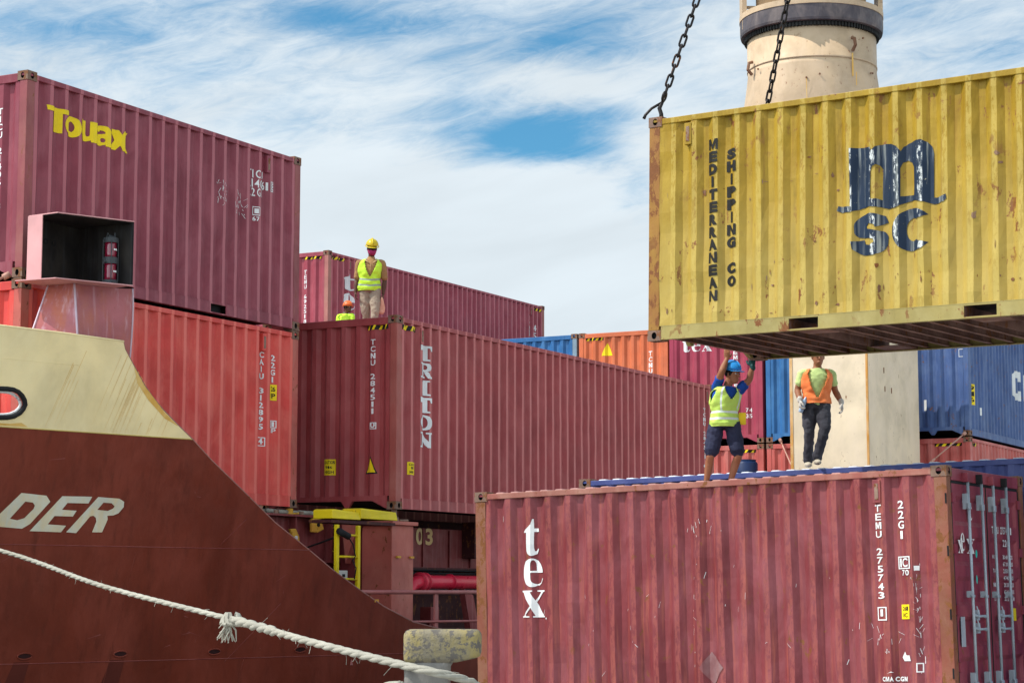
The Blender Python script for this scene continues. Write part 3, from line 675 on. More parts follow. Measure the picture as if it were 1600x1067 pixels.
H2 = [(3.162,1.359),(3.165,1.661),(3.19,1.721),(3.245,1.74),(3.293,1.71),(3.319,1.656),(3.316,1.361),(3.249,1.363)]
lg = flat_polys([[MO, H1, H2]]); put(lg, heavy('s'), 2.575, 3.02, .76, 1.215); put(lg, heavy('c'), 3.065, 3.51, .765, 1.22)
side_text(c, 'emblem', lg, navyp, .005)
side_text(c, 'lettering', join(column('MEDITERRANEAN', .85, .138, 2.25, .385, .070, .86), column('SHIPPING CO', 1.085, .14, 2.12, .535, .070, .86)), black_m)
rs = random.Random(12); S_ = ([], [])
for i in range(90):
    k0 = rs.randrange(0, 21); a = .22 + k0 * .2695 + rs.gauss(.02, .05); b = rs.choice((rs.uniform(.25, 2.4), rs.uniform(.2, .8), rs.gauss(1.68, .03)))
    w = rs.choice((.006, .010, .03)) * rs.uniform(.5, 1.3); h_ = rs.choice((.05, .02, .006)) * rs.uniform(.5, 1.3); k = len(S_[0]); m = 7
    S_[0].extend([(a + w * cos(2 * pi * j / m) * rs.uniform(.4, 1), b + h_ * sin(2 * pi * j / m) * rs.uniform(.4, 1)) for j in range(m)]); S_[1].append(tuple(range(k, k + m)))
side_text(c, 'rust_spots', S_, rusty, .0035)

# ------------------------------------------------------------------ chains with hooks
chain_m = material('dark oiled chain steel', (.030, .026, .026), .45, .6, rust=.3, bump=.1)
APEX = Vector((4.6, 22.7, 14.2 + CAMZ))
def chain(top, label, hook=True):
    a = Vector(top); r = empty('lifting_chain', loc=a); tag(r, label, 'chain', 'chains lifting the mustard-yellow container')
    d = (APEX - a); ln = d.length; d.normalize(); q = d.to_track_quat('Z', 'Y')
    mb = MB(); s0 = .34; pitch = .122; n = int((ln - s0) / pitch)
    for i in range(n):
        pts = []; hl = .046; w = .030; seg = 5
        for j in range(seg + 1): t_ = pi * j / seg; pts.append((w * cos(t_), 0, hl + w * sin(t_)))
        for j in range(seg + 1): t_ = pi + pi * j / seg; pts.append((w * cos(t_), 0, -hl + w * sin(t_)))
        qq = q @ Matrix.Rotation(radians(90 * (i % 2) + 25), 4, 'Z').to_quaternion(); c0 = d * (s0 + i * pitch)
        pts = [c0 + qq @ Vector(p) for p in pts]; pts.append(pts[0]); mb.tube(pts, .0135, 6, cap=False)
    mb.build('links', chain_m, r, smooth=True)
    mb = MB(); ring = [q @ Vector((.055 * cos(2 * pi * j / 14), 0, .055 * sin(2 * pi * j / 14) + .27)) for j in range(15)]
    mb.tube(ring, .016, 8, cap=False)
    mb.tube([q @ Vector((0, 0, .21)), (.03, -.01, .12), (.05, -.02, .05), (.05, -.02, -.02)], [.02, .026, .024, .03], 8)
    mb.tube([q @ Vector((0, 0, .20)), (-.06, 0, .12), (-.13, 0, .045), (-.15, .0, .0)], [.016, .016, .017, .02], 8)
    mb.build('hook', chain_m, r, smooth=True)
MM = frame((1.543, 23.676, 2.997), (-36.6074, .0279, .9657))
chain(MM @ Vector((.06, .08, ST8 + .0)), 'dark lifting chain hooked to the near left corner of the hanging container, against the sky')
chain(MM @ Vector((.09, W - .08, ST8)), 'dark lifting chain in front of the cream crane pedestal')
chain(MM @ Vector((L20 - .09, .08, ST8)), 'dark lifting chain at the near right corner of the hanging container, outside the picture')
chain(MM @ Vector((L20 - .09, W - .08, ST8)), 'dark lifting chain at the far right corner of the hanging container, outside the picture')

# ------------------------------------------------------------------ the ship
hullred = material('dark red hull paint', (.185, .033, .017), .42, fade=(.245, .052, .032), fade_amt=.7, dirt=.5, streak=(.10, .022, .012), streak_amt=.5, scratch=.12, bump=.5, wave=.05, scale=.7)
cream = material('cream bulwark paint', (.95, .78, .42), .5, fade=(.95, .82, .50), fade_amt=.5, streak=(.80, .58, .24), streak_amt=.12, bump=.4, wave=.03, scale=.8)
deckred = material('deck red paint', (.20, .035, .035), .55, fade=(.30, .075, .07), fade_amt=.7, dirt=.4, streak=(.34, .15, .15), streak_amt=.4)
deckdark = material('dark deck steel', (.07, .020, .022), .7, rust=.5, dirt=.5)
pillarred = material('pillar red paint', (.50, .13, .10), .5, fade=(.56, .20, .15), fade_amt=.6, rust=.15)
pinkp = material('faded pink paint', (.44, .15, .17), .34, fade=(.44, .14, .07), fade_amt=.85, streak=(.60, .42, .50), streak_amt=.5, rust=.1, bump=.6, wave=.02)
pinkl = material('pale pink paint', (.68, .34, .34), .5, fade=(.70, .40, .38), fade_amt=.4)
rim_m = material('lavender worn edge', (.62, .48, .56), .4)
scrn = material('black screen paint', (.016, .014, .014), .5, fade=(.05, .042, .034), fade_amt=.6, streak=(.05, .055, .06), streak_amt=.5)
cyel = material('bright yellow deck paint', (.85, .66, .01), .5, fade=(.80, .55, .02), fade_amt=.5, rust=.1)
lugyel = material('worn ochre lug paint', (.70, .40, .05), .55, fade=(.62, .25, .03), fade_amt=.7, rust=.4)
pipered = material('glossy crimson pipe paint', (.72, .020, .060), .3, fade=(.78, .09, .12), fade_amt=.4)
ropew = material('white rope fibre', (.40, .38, .32), .9, fade=(.27, .25, .20), fade_amt=.7, dirt=.6, bump=1.0)
ochre = material('orange rust stain', (.74, .42, .09), .7, fade=(.82, .60, .24), fade_amt=.9)
ship = empty('container_ship', SHIPM); tag(ship, 'cargo ship with cream bow band over a dark red hull, moored by a white rope', 'ship')
def hy(x, z):
    d = max(0, 46 - x); fl = max(0, min(1, (34 - x) / 16)) * .28
    return 12.9 + .005 * d * d + fl * (2.8 - max(z, -3))
def hpt(x, z, off=0.0): return (x + off * .3, hy(x, z) - off, z)
SIL = [(20.16, 3.03), (20.20, 2.95), (20.37, 2.77), (20.58, 2.55), (20.75, 2.40), (20.94, 2.26), (21.20, 2.09), (21.46, 1.93)]
SIL2 = [(21.46, 1.93), (21.82, 1.68), (22.43, 1.30), (23.04, .91), (23.66, .58), (24.16, .30), (24.68, .04), (25.19, -.20), (25.78, -.42), (26.5, -.56), (27.5, -.62), (75, -.62)]
FAIR = [(18.10, 2.33), (18.72, 2.357), (18.80, 2.352), (18.87, 2.33), (18.93, 2.29), (18.975, 2.24), (18.996, 2.19), (18.985, 2.14), (18.95, 2.09), (18.883, 2.048), (18.80, 2.03), (18.70, 2.022), (18.10, 2.016), (18.02, 2.04), (17.95, 2.10), (17.93, 2.17), (17.95, 2.25), (18.02, 2.31)]
def hull_sheet(polys, name, mats, off=0.0, stepx=.22, stepz=.5, parent=ship, thick=0.0):
    bm = bmesh.new()
    for mi, pl in polys:
        V, Fc = flat_polys([pl]); vv = [bm.verts.new((x, y, 0)) for x, y in V]
        for f in Fc:
            try: fa = bm.faces.new([vv[i] for i in f]); fa.material_index = mi
            except ValueError: pass
    bmesh.ops.remove_doubles(bm, verts=bm.verts, dist=1e-4)
    xs = [v.co.x for v in bm.verts]; ys = [v.co.y for v in bm.verts]
    x = min(xs) + stepx
    while x < max(xs) and x < 47: bmesh.ops.bisect_plane(bm, geom=bm.verts[:] + bm.edges[:] + bm.faces[:], plane_co=(x, 0, 0), plane_no=(1, 0, 0), dist=1e-5); x += stepx
    y = min(ys) + stepz
    while y < max(ys): bmesh.ops.bisect_plane(bm, geom=bm.verts[:] + bm.edges[:] + bm.faces[:], plane_co=(0, y, 0), plane_no=(0, 1, 0), dist=1e-5); y += stepz
    for v in bm.verts: v.co = Vector(hpt(v.co.x, v.co.y, off))
    me = bpy.data.meshes.new(name); bm.to_mesh(me); bm.free()
    for m in mats: me.materials.append(m)
    o = bpy.data.objects.new(name, me); COL.objects.link(o); o.parent = parent
    if thick:
        s = o.modifiers.new('plate', 'SOLIDIFY'); s.thickness = thick; s.offset = 0
    return o
hull_sheet([(0, [[(4, 1.92), (21.47, 1.92)] + SIL2[1:] + [(75, -4.2), (4, -4.2)]])], 'hull', [hullred], thick=.02)
hull_sheet([(0, [[(4, 1.92), (4, 3.35), (14, 3.12), (17.96, 3.05), (18.45, 3.06), (19.31, 3.05)] + SIL[:-1] + [(21.47, 1.92)], FAIR[::-1]])], 'bulwark', [cream], thick=.02)
# rims and rolled edges
def hpath(pts, r, name, m, off=0.0, sub=1, n=8):
    q = []
    for (a, b), (c_, d_) in zip(pts, pts[1:]):
        for i in range(sub): q.append(hpt(a + (c_ - a) * i / sub, b + (d_ - b) * i / sub, off))
    q.append(hpt(*pts[-1], off)); return MB().tube(q, r, n).build(name, m, ship, smooth=True)
FC = [hpt(x, z, .012) for x, z in FAIR]; FC.append(FC[0]); fr = MB().tube(FC, .030, 8).build('fairlead_rim', gasket_m, ship, smooth=True)
fi = [hpt(18.48 + (x - 18.48) * .95, 2.185 + (z - 2.185) * .80, -.02) for x, z in FAIR]; fi.append(fi[0]); MB().tube(fi, .018, 8).build('fairlead_lip', white_worn, fr, smooth=True)
hpath([(14, 3.12), (17.96, 3.055), (18.45, 3.065), (19.31, 3.055), (20.16, 3.035)], .014, 'bulwark_cap', cream, 0, 4)
hpath(SIL + SIL2[1:10], .012, 'sheer_edge', material('pinkish worn edge', (.36, .16, .13), .5, rust=.3), 0, 1, 6)
seam = material('pale seam red', (.30, .085, .07), .5, fade=(.18, .03, .025), fade_amt=.9)  # lighter red for seams and scrapes
for z, xe in ((.56, 23.7), (-.86, 45)):
    hpath([(14, z), (xe, z)], .006, 'weld_seam', seam, .012, 60, 5)
for a in (((23.35, -.15), (22.6, -.9)), ((22.55, .95), (22.2, .6))): hpath(list(a), .0035, 'weld_seam', seam, .012, 4, 5)
rs = random.Random(77)
for i in range(26):
    x, z = rs.uniform(18.8, 24.5), rs.uniform(-.8, 1.6)
    if z > 1.9 - (x - 21.4) * .72 - .15 or (x < 20.8 and .6 < z < 1.25): continue
    l = rs.uniform(.04, .25); a = rs.uniform(-.5, .5) + (1.2 if i % 3 == 0 else 0)
    hull_sheet([(0, [[(x, z), (x + l * cos(a), z + l * sin(a) * .6), (x + l * cos(a) * .9, z + l * sin(a) * .6 + .008), (x + .01, z + .006)]])], 'scrape', [seam], .0145, .3, .3)
for x, za, zb_ in ((20.95, .5, -2.4), (22.9, -.86, -2.4)): hpath([(x, za), (x - .15, zb_)], .004, 'weld_seam', hullred, .012, 12, 5)
hpath([(14, 2.70), (19.6, 2.70)], .004, 'weld_seam', cream, .010, 30, 5)
# boundary edge between cream and red, with ochre drips
hpath([(14, 1.92), (21.46, 1.92)], .009, 'paint_edge', material('yellow paint edge', (.66, .50, .16), .6), .008, 40, 5)
# name letters
DD = [[(19.204, 1.166), (19.54, 1.145), (19.609, 1.075), (19.407, .806), (19.314, .747), (18.863, .771)], [(19.279, 1.067), (19.382, 1.058), (19.416, 1.023), (19.407, .983), (19.315, .872), (19.228, .844), (19.128, .86)]]
EE = [[(19.753, 1.146), (20.165, 1.154), (20.132, 1.071), (19.844, 1.068), (19.789, .985), (19.991, .979), (19.956, .908), (19.708, .908), (19.64, .806), (19.891, .797), (19.842, .716), (19.421, .721)]]
RR = [[(20.249, 1.153), (20.551, 1.143), (20.629, 1.107), (20.638, 1.042), (20.581, .964), (20.512, .936), (20.432, .93), (20.447, .884), (20.406, .728), (20.266, .725), (20.294, .856), (20.276, .903), (20.237, .925), (20.193, .916), (20.05, .711), (19.911, .718)], [(20.339, 1.088), (20.456, 1.084), (20.505, 1.05), (20.492, 1.02), (20.424, .989), (20.273, .998)]]
namew = material('weathered name lettering', (.66, .66, .56), .6, fade=(.70, .52, .24), fade_amt=.75, scale=1.6)
for pl in (DD, EE, RR): hull_sheet([(0, pl)], 'name_letter', [namew], .018, .15, .2)
# draught recesses
for x in (19.72, 21.02, 22.41, 23.80):
    pl = [(x + .095 * cos(a), -.77 + .038 * sin(a)) for a in [2 * pi * i / 18 for i in range(18)]]
    hp = [hpt(a, b, .016) for a, b in pl]; MB().poly(hp).build('drain_hole', material('dark recess paint', (.035, .010, .010), .7), ship); hp.append(hp[0]); MB().tube(hp, .010, 6).build('drain_rim', hullred, ship, smooth=True)
    if x < 22: hull_sheet([(0, [[(x - .12, -.84), (x + .08, -.84), (x + .02, -1.6), (x - .30, -1.6)]])], 'drain_stain', [material('dark wet stain', (.115, .022, .014), .6)], .0145, .3, .3)
# rust streaks on the cream plates
rs = random.Random(3)
for i in range(34):
    x = rs.choice((19.55, 19.60, 20.2, 20.3, 20.45, 20.6, 20.8, 21.0)) + rs.uniform(-.12, .12)
    zt = 3.0 if x < 20.16 else 3.03 - (x - 20.16) * .9 - .05
    zt -= rs.uniform(.02, .5) if i % 3 else .03; l = rs.uniform(.3, 1.0); zb = max(1.94, zt - l); w = rs.uniform(.002, .006); sl = (zt - zb) * .24
    hull_sheet([(0, [[(x, zt), (x + w, zt), (x + w * .3 - sl, zb), (x - sl, zb)]])], 'rust_streak', [ochre], .0145, .5, .3)
hull_sheet([(0, [[(20.37, 2.75), (20.58, 2.53), (20.94, 2.24), (21.2, 2.07), (20.98, 2.15), (20.68, 2.36), (20.47, 2.55)]]), (0, [[(18.2, 1.96), (18.85, 1.96), (19.0, 1.98), (19.1, 1.935), (18.2, 1.935)]]), (0, [[(18.3, 2.0), (18.62, 2.0), (18.55, 1.95), (18.3, 1.95)]])], 'rust_patch', [ochre], .0145, .15, .15)
# deck and superstructure under the containers
D = lambda a, b, nm, m, bev=0.0, par=ship: MB().box(a, b).build(nm, m, par, bevel=bev)
mb = MB(); pts = [(x, hy(x, -1.0) + .02) for x in range(5, 76, 3)]
mb.poly([(x, y, -1.0) for x, y in pts] + [(75, 42, -1.0), (5, 42, -1.0)]).build('main_deck', deckdark, ship)
mb = MB(); pts = [(x, hy(x, 1.9) + .03) for x in (5, 8, 11, 14, 17, 18.5)]
mb.poly([(x, y, 1.15) for x, y in pts] + [(18.5, 42, 1.15), (5, 42, 1.15)]).build('forecastle_deck', deckdark, ship)
D((19.2, 17.75, -1.0), (26.2, 38, 1.10), 'hatch_cover', deckdark); D((26.2, 18.3, -1.0), (60, 40, 1.16), 'hatch_cover', deckdark); D((26.8, 18.75, 1.16), (60, 25.8, 2.5), 'hatch_cover', deckdark)  # last block is unseen, added to shut out sky under the oxblood box
cm = D((23.5, 17.25, -.30), (27.0, 17.75, 1.08), 'hatch_coaming', deckred, .01)
MB().box((23.4, 17.10, 1.085), (27.0, 17.3, 1.115)).build('coaming_flange', deckred, cm)
mb = MB()
for x in (24.55, 25.35, 26.3): mb.box((x, 17.13, .45), (x + .03, 17.25, 1.08))
mb.box((23.5, 17.12, .43), (27, 17.25, .46)); mb.build('stiffener', deckred, cm)
mb = MB(); xx = 23.2
while xx < 26.3: mb.tube([(xx, 17.35 + .02 * sin(xx * 7), 1.16), (xx + .3, 17.35 + .02 * sin(xx * 9), 1.155)], .035, 7); xx += .28
mb.build('canvas_edge', ropew, cm, smooth=True)
for x, z, s in ((25.28, .76, 1), (25.86, .96, -1)):
    pl = [(x - .10 * s, 17.10, z + .14), (x + .04 * s, 17.10, z + .15), (x + .13 * s, 17.10, z + .04), (x + .15 * s, 17.10, z - .12), (x + .08 * s, 17.10, z - .16)]
    if s < 0: pl = [(x - .12, 17.10, z + .11), (x + .10, 17.10, z + .12), (x + .20, 17.10, z - .04), (x + .02, 17.10, z - .10), (x - .12, 17.10, z - .09)]
    lg_ = MB().prism(pl[::-1] if s < 0 else pl, (0, .05, 0)).build('lashing_lug', lugyel, cm, bevel=.012)
    MB().tube([(x + .03, 17.08, z + .02), (x + .03, 17.12, z + .02)], .028, 10).build('lug_eye', black if s < 0 else white_worn, lg_)
# bracket cable loop and dark recess behind the ladder
MB().tube([(26.25, 17.05, 1.05), (26.30, 17.02, .7), (26.30, 17.02, .40), (26.1, 17.03, .27), (25.6, 17.03, .27)], .028, 7).build('hose', gasket_m, ship, smooth=True)
D((23.2, 17.30, -1.0), (31.4, 17.5, -.05), 'coaming_base', deckdark)
w03 = D((28.2, 17.2, .38), (36.0, 17.6, 1.02), 'side_girder', deckred, .01)
MB().box((28.2, 17.10, .36), (36, 17.25, .39)).box((28.2, 17.08, .26), (36, 17.3, .29)).build('girder_flange', deckdark, w03)
for x in (30.35, 30.9): D((x, 16.95, .55 if x < 30.6 else .62), (x + .35, 17.2, 1.15), 'equipment_box', deckred if x > 30.6 else deckdark, .01)
# number on the girder
nb = ([], [])
for ch, a, b in (('0', 28.86, 29.09), ('3', 29.16, 29.39)): put(nb, glyph(ch, .03), a, b, .75, 1.02)
V, Fc = nb; me = bpy.data.meshes.new('bay_number'); me.from_pydata([(x, 17.193, z) for x, z in V], [], Fc); me.materials.append(material('bay number cream', (.72, .50, .22), .6, fade=(.75, .62, .40), fade_amt=.6)); o = bpy.data.objects.new('bay_number', me); COL.objects.link(o); o.parent = w03
# pillar
pil = D((26.50, 16.20, -1.0), (27.12, 16.72, .985), 'pillar', pillarred, .01)
D((26.42, 16.14, .985), (27.16, 16.76, 1.04), 'pillar_cap', pillarred, .006, pil)
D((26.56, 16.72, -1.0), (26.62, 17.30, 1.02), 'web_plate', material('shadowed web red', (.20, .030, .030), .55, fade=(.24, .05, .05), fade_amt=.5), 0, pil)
MB().prism([(26.55, 16.74, 1.0), (26.55, 17.02, 1.0), (26.55, 16.95, .42)], (-.14, 0, 0)).build('gusset', pillarred, pil)
for z in (.50,):
    for x, y in ((26.60, 16.19), (26.98, 16.19)): MB().box((x, y - .03, z), (x + .10, y, z + .03)).build('pad_eye', lugyel, pil)
MB().tube([(26.50, 17.22, .96), (26.44, 17.22, .94), (26.42, 17.22, .62), (26.50, 17.14, .58)], .014, 6).build('handgrip', lugyel, pil)
tl = MB().tube([(26.62, 16.24, 1.04), (26.62, 16.24, 1.10)], .07, 12).tube([(26.62, 16.24, 1.10), (26.62, 16.24, 1.21)], .045, 10).build('twistlock', casting_m, ship)
MB().tube([(26.66, 16.30, 1.05), (26.95, 16.20, 1.06)], .02, 7).build('twistlock_lever', casting_m, tl)
tl = MB().tube([(25.50, 17.35, 1.10), (25.50, 17.35, 1.21)], .06, 12).tube([(25.42, 17.35, 1.12), (25.66, 17.28, 1.14)], .02, 7).build('twistlock', lugyel, ship)
for x in (19.62, 25.50): MB().box((x - .07, 17.30, 3.812), (x + .07, 17.42, 3.835)).box((x - .01, 17.22, 3.815), (x + .02, 17.3, 3.83)).build('twistlock', casting_m, ship)
# yellow flaps and ladder
fl = MB()
for x0, x1, za, zb_ in ((24.43, 25.17, 1.01, 1.145), (25.17, 26.17, 1.03, 1.18)):
    fl.prism([(x0, 15.90, za), (x0, 15.90, zb_ - .02), (x0 + .08, 15.93, zb_), (x1, 15.93, zb_ - .03), (x1, 15.90, za)], (0, .32, 0))
fl = fl.build('gutter_flap', cyel, ship, bevel=.01)
MB().box((24.45, 15.93, .955), (26.15, 16.3, .998)).build('gutter_underside', deckdark, fl)
ld = MB().box((24.55, 15.90, -.45), (24.615, 15.95, .93)).box((25.10, 15.90, -.6), (25.165, 15.95, .93)).build('ladder', cyel, ship, bevel=.006)
mb = MB()
for z in (-.12, .18, .49, .79): mb.tube([(24.62, 15.925, z), (25.10, 15.925, z)], .016, 8)
mb.build('rung', cyel, ld, smooth=True)
MB().tube([(24.62, 15.88, .82), (24.78, 15.87, .78), (24.92, 15.87, .66), (25.0, 15.88, .50), (24.93, 15.88, .44), (25.02, 15.88, .33), (24.98, 15.88, .18)], .010, 6).tube([(25.0, 16.9, .57), (24.85, 16.4, .68), (24.66, 15.86, .80)], .014, 6).tube([(24.54, 15.86, .84), (24.78, 15.86, .77)], .05, 8).build('cable', gasket_m, ship, smooth=True)
bx = MB().box((24.74, 15.98, .16), (24.96, 16.06, .30)).build('socket_box', material('grey white plastic', (.62, .62, .60), .5), ship, bevel=.008); MB().box((24.82, 15.97, .21), (24.88, 15.985, .25)).build('socket', black, bx)
# fire main
pp = MB().tube([(27.55, 16.6, -.10), (27.60, 16.6, .02), (27.74, 16.6, .12), (27.95, 16.6, .155), (34, 16.6, .16)], .105, 16).build('fire_main', pipered, ship, smooth=True)
MB().tube([(27.95, 16.6, .155), (28.03, 16.6, .157)], .15, 16).tube([(28.10, 16.6, .157), (28.14, 16.6, .157)], .145, 16).tube([(28.9, 16.6, .16), (28.93, 16.6, .16)], .125, 16).build('flange', pipered, pp, smooth=True)
pp = MB().tube([(24.6, 16.7, .36), (25.1, 16.7, .27), (25.6, 16.7, .05), (26.1, 16.7, -.30)], .11, 14).build('fire_main', pipered, ship, smooth=True); MB().tube([(25.18, 16.7, .24), (25.25, 16.7, .21)], .15, 14).build('flange', pipered, pp)
MB().tube([(27.5, 16.9, -.35), (27.7, 16.9, -.1), (28.1, 16.9, .0), (33, 16.9, .0)], .055, 10).build('grey_pipe', material('grey pipe', (.16, .10, .10), .5), ship, smooth=True)
MB().prism([(29.2, 16.5, .05), (29.5, 16.5, -.05), (29.85, 16.5, -1.0), (29.55, 16.5, -1.0)], (0, .1, 0)).build('brace', deckred, ship)
for x, z in ((28.5, -.45), (30.5, -.40)): MB().box((x, 16.7, z), (x + .26, 16.9, z + .22)).box((x + .1, 16.78, -1.0), (x + .16, 16.84, z)).build('valve_box', deckred, ship, bevel=.01)
for i, (x, z) in enumerate(((28.0, -.62), (28.9, -.55), (29.7, -.66), (30.3, -.6))):
    MB().tube([(x, 17.0, -1.0), (x, 17.0, z), (x + .12, 16.95, z + .06)], .03, 8).tube([(x - .07, 16.98, z - .1), (x + .07, 16.98, z - .1)], .05, 10).build('vent_pipe', deckred, ship, smooth=True)
for z in (.30, .345): MB().tube([(28.3, 17.04, z), (36, 17.04, z)], .012, 6).build('cable_run', gasket_m, ship)
for x in (29.05, 29.9, 30.6): MB().box((x, 17.17, .40), (x + .025, 17.2, 1.0)).build('stiffener', deckred, w03)
for x in (23.9, 24.2, 24.95, 25.6): MB().tube([(x, 17.2, 1.12), (x, 17.2, 1.17)], .035, 8).build('cleat', casting_m, ship)
# railing along the deck edge
rl = material('railing red paint', (.42, .13, .12), .45, fade=(.50, .22, .20), fade_amt=.6)
def ry(x): return hy(x, -.6) + .05
mb = MB()
mb.tube([(x, ry(x), .0) for x in (23.25, 24, 25, 26, 27, 28, 29, 31, 34, 38, 44)], .030, 8); MB().tube([(x, ry(x), -.42) for x in (25.6, 26, 27, 28, 29, 31, 34, 38, 44)], .018, 8).build('mid_rail', rl, ship, smooth=True)
r_ = mb.build('railing', rl, ship, smooth=True)
for x in (24.72, 26.3, 28.0, 29.8, 31.6, 33.4, 35.2): MB().box((x, ry(x) - .01, -1.0), (x + .09, ry(x) + .02, -.01)).build('stanchion', rl, r_)
MB().box((25.0, 15.55, -.14), (25.10, 15.62, -.10)).build('pad_eye', lugyel, ship)
# lashing rods
rodm = material('rusty pink rod', (.48, .26, .20), .6, rust=.3)
def rod(a, b, lab):
    a, b = SHIPM @ Vector(a), SHIPM @ Vector(b); o = MB().tube([(0, 0, 0), (b - a) * .93], .017, 7).tube([(b - a) * .93, b - a], .04, 8).tube([(0, 0, 0), (b - a) * .12], .028, 8).build('lashing_rod', rodm, smooth=True); o.location = a; tag(o, lab, 'lashing rod', 'lashing rods across container ends')
rod((18.6, 18.15, 3.2), (19.46, 17.40, 3.86), 'lashing rod across the lower corner of the plum container, at the left edge')
rod((46.0, 17.12, 2.6), (46.74, 17.82, 3.60), 'pinkish lashing rod beside the cream housing, behind the blue-helmeted worker')
rod((46.0, 13.95, 2.9), (46.74, 13.34, 3.60), 'pale lashing rod hanging from the corner of the navy container')

# sidelight box on its pedestal
lb = empty('sidelight_box', loc=(0, 0, 0)); lb.parent = ship
P1, P2, P3, P4 = (19.247, 16.937), (19.209, 16.46), (20.149, 16.045), (20.20, 16.95)
z0, z1 = 3.72, 4.50
def plate(zs, th, m, nm, grow=0.0): return MB().prism([(x, y, zs) for x, y in (P1, P2, P3, P4)][::-1], (0, 0, -th) if th < 0 else (0, 0, th)).build(nm, m, lb)
MB().prism([(x, y, z0 - .012) for x, y in ((19.16, 17.05), P2, P3, P4)], (0, 0, .012)).build('box_floor', pinkl, lb)
MB().prism([(x, y, z1) for x, y in (P1, P2, P3, P4)], (0, 0, .012)).build('box_top', pinkl, lb)
def wall(a, b, m, nm, th=.012):
    a, b = Vector((*a, z0)), Vector((*b, z0)); nrm = (b - a).cross(Vector((0, 0, 1))).normalized()
    MB().prism([a, b, b + Vector((0, 0, z1 - z0)), a + Vector((0, 0, z1 - z0))], nrm * th).build(nm, m, lb)
MB().prism([(x, y, z1 - .004) for x, y in ((19.26, 16.92), (19.222, 16.475), (20.14, 16.07), (20.19, 16.94))][::-1], (0, 0, -.006)).build('top_liner', scrn, lb)
wall((P1[0] + .03, P1[1] - .0), P4, scrn, 'back_screen'); wall(P4, (P3[0], P3[1] + .02), scrn, 'side_screen')
Pm = (19.232, 16.70)
wall(P1, Pm, pinkl, 'front_panel')
MB().tube([(P3[0], P3[1] + .02, z0), (P3[0], P3[1] + .02, z1)], .010, 6).build('edge_bar', black, lb)
for x, y in ((19.55, 16.92), (19.70, 16.92)): MB().tube([(x + .03 * cos(a), y, 4.24 + .03 * sin(a)) for a in [pi * i / 6 for i in range(13)]], .006, 5).build('cable_gland', gasket_m, lb)
# lamp
LX, LY = 20.02, 16.30
lamp = MB().tube([(LX, LY, 3.722), (LX, LY, 3.78)], [.11, .085], 18).tube([(LX - .05, LY - .07, 3.75), (LX - .05, LY - .10, 3.75)], .02, 8).build('sidelight_lamp', material('dark grey lamp housing', (.055, .06, .065), .45), lb, smooth=False)
redl = material('red lamp lens', (.20, .004, .025), .12, spec=.8)
for a, b in ((3.78, 3.98), (4.06, 4.24)):
    MB().tube([(LX, LY, a + (b - a) * i / 6) for i in range(7)], [.068 if i % 2 else .075 for i in range(7)], 20).build('lens', redl, lamp, smooth=True)
    MB().box((LX - .035, LY - .079, (a + b) / 2 - .008), (LX + .02, LY - .074, (a + b) / 2 + .014)).build('lens_highlight', white_m, lamp)  # white block painted in as the glint on the lens
MB().tube([(LX, LY, 3.98), (LX, LY, 4.06)], .088, 18).tube([(LX, LY, 4.24), (LX, LY, 4.30)], [.088, .092], 18).tube([(LX, LY, 4.30), (LX, LY, 4.33)], [.06, .03], 14).build('collar', MATS['dark grey lamp housing'], lamp)
mb = MB()
for i in range(4):
    a = pi / 4 + i * pi / 2; mb.tube([(LX + .092 * cos(a), LY + .092 * sin(a), 3.77), (LX + .092 * cos(a), LY + .092 * sin(a), 4.28)], .006, 5)
for i in range(3):
    a0 = pi / 6 + i * pi * 2 / 3; mb.tube([(LX + .06 * cos(a0), LY + .06 * sin(a0), 4.30), (LX + .05 * cos(a0 + .3), LY + .05 * sin(a0 + .3), 4.36), (LX + .04 * cos(a0 + .9), LY + .04 * sin(a0 + .9), 4.31)], .008, 5)
mb.tube([(LX + .1, LY, 4.0), (LX + .13, LY, 3.99)], .018, 8).tube([(LX - .1, LY, 4.0), (LX - .13, LY, 3.99)], .014, 8); mb.build('cage', MATS['dark grey lamp housing'], lamp)
# pedestal: two pressed plates meeting at a worn ridge
rings = []
for i in range(11):
    t_ = i / 10; e = t_ * t_ * .55 + t_ * .45; lp = lambda a, b: a + (b - a) * e
    A = (lp(19.61, 19.16), lp(16.92, 16.80), lp(3.706, 2.985)); B = (lp(19.62, 19.54), lp(16.52, 16.38), lp(3.706, 3.0)); 
    C = (lp(20.32, 20.46) + .03 * sin(pi * t_), lp(16.19, 16.33), lp(3.706, 2.70)); Dq = (lp(20.35, 20.62), lp(16.9, 16.75), lp(3.706, 2.70))
    row_ = []
    for (P, Q, n) in ((A, B, 5), (B, C, 8), (C, Dq, 4), (Dq, A, 4)):
        for k in range(n):
            s = k / n; b_ = .075 * sin(pi * s) ** .8 * (1 if P is B else .3)
            row_.append((P[0] + (Q[0] - P[0]) * s + b_ * .5, P[1] + (Q[1] - P[1]) * s + b_, P[2] + (Q[2] - P[2]) * s))
    rings.append(row_)
MB().rings(rings, cap=True).build('pedestal', pinkp, lb)
for idx, w in ((0, .012), (5, .014), (13, .011)): MB().tube([r[idx] for r in rings], w, 6).build('worn_edge', rim_m, lb, smooth=True)

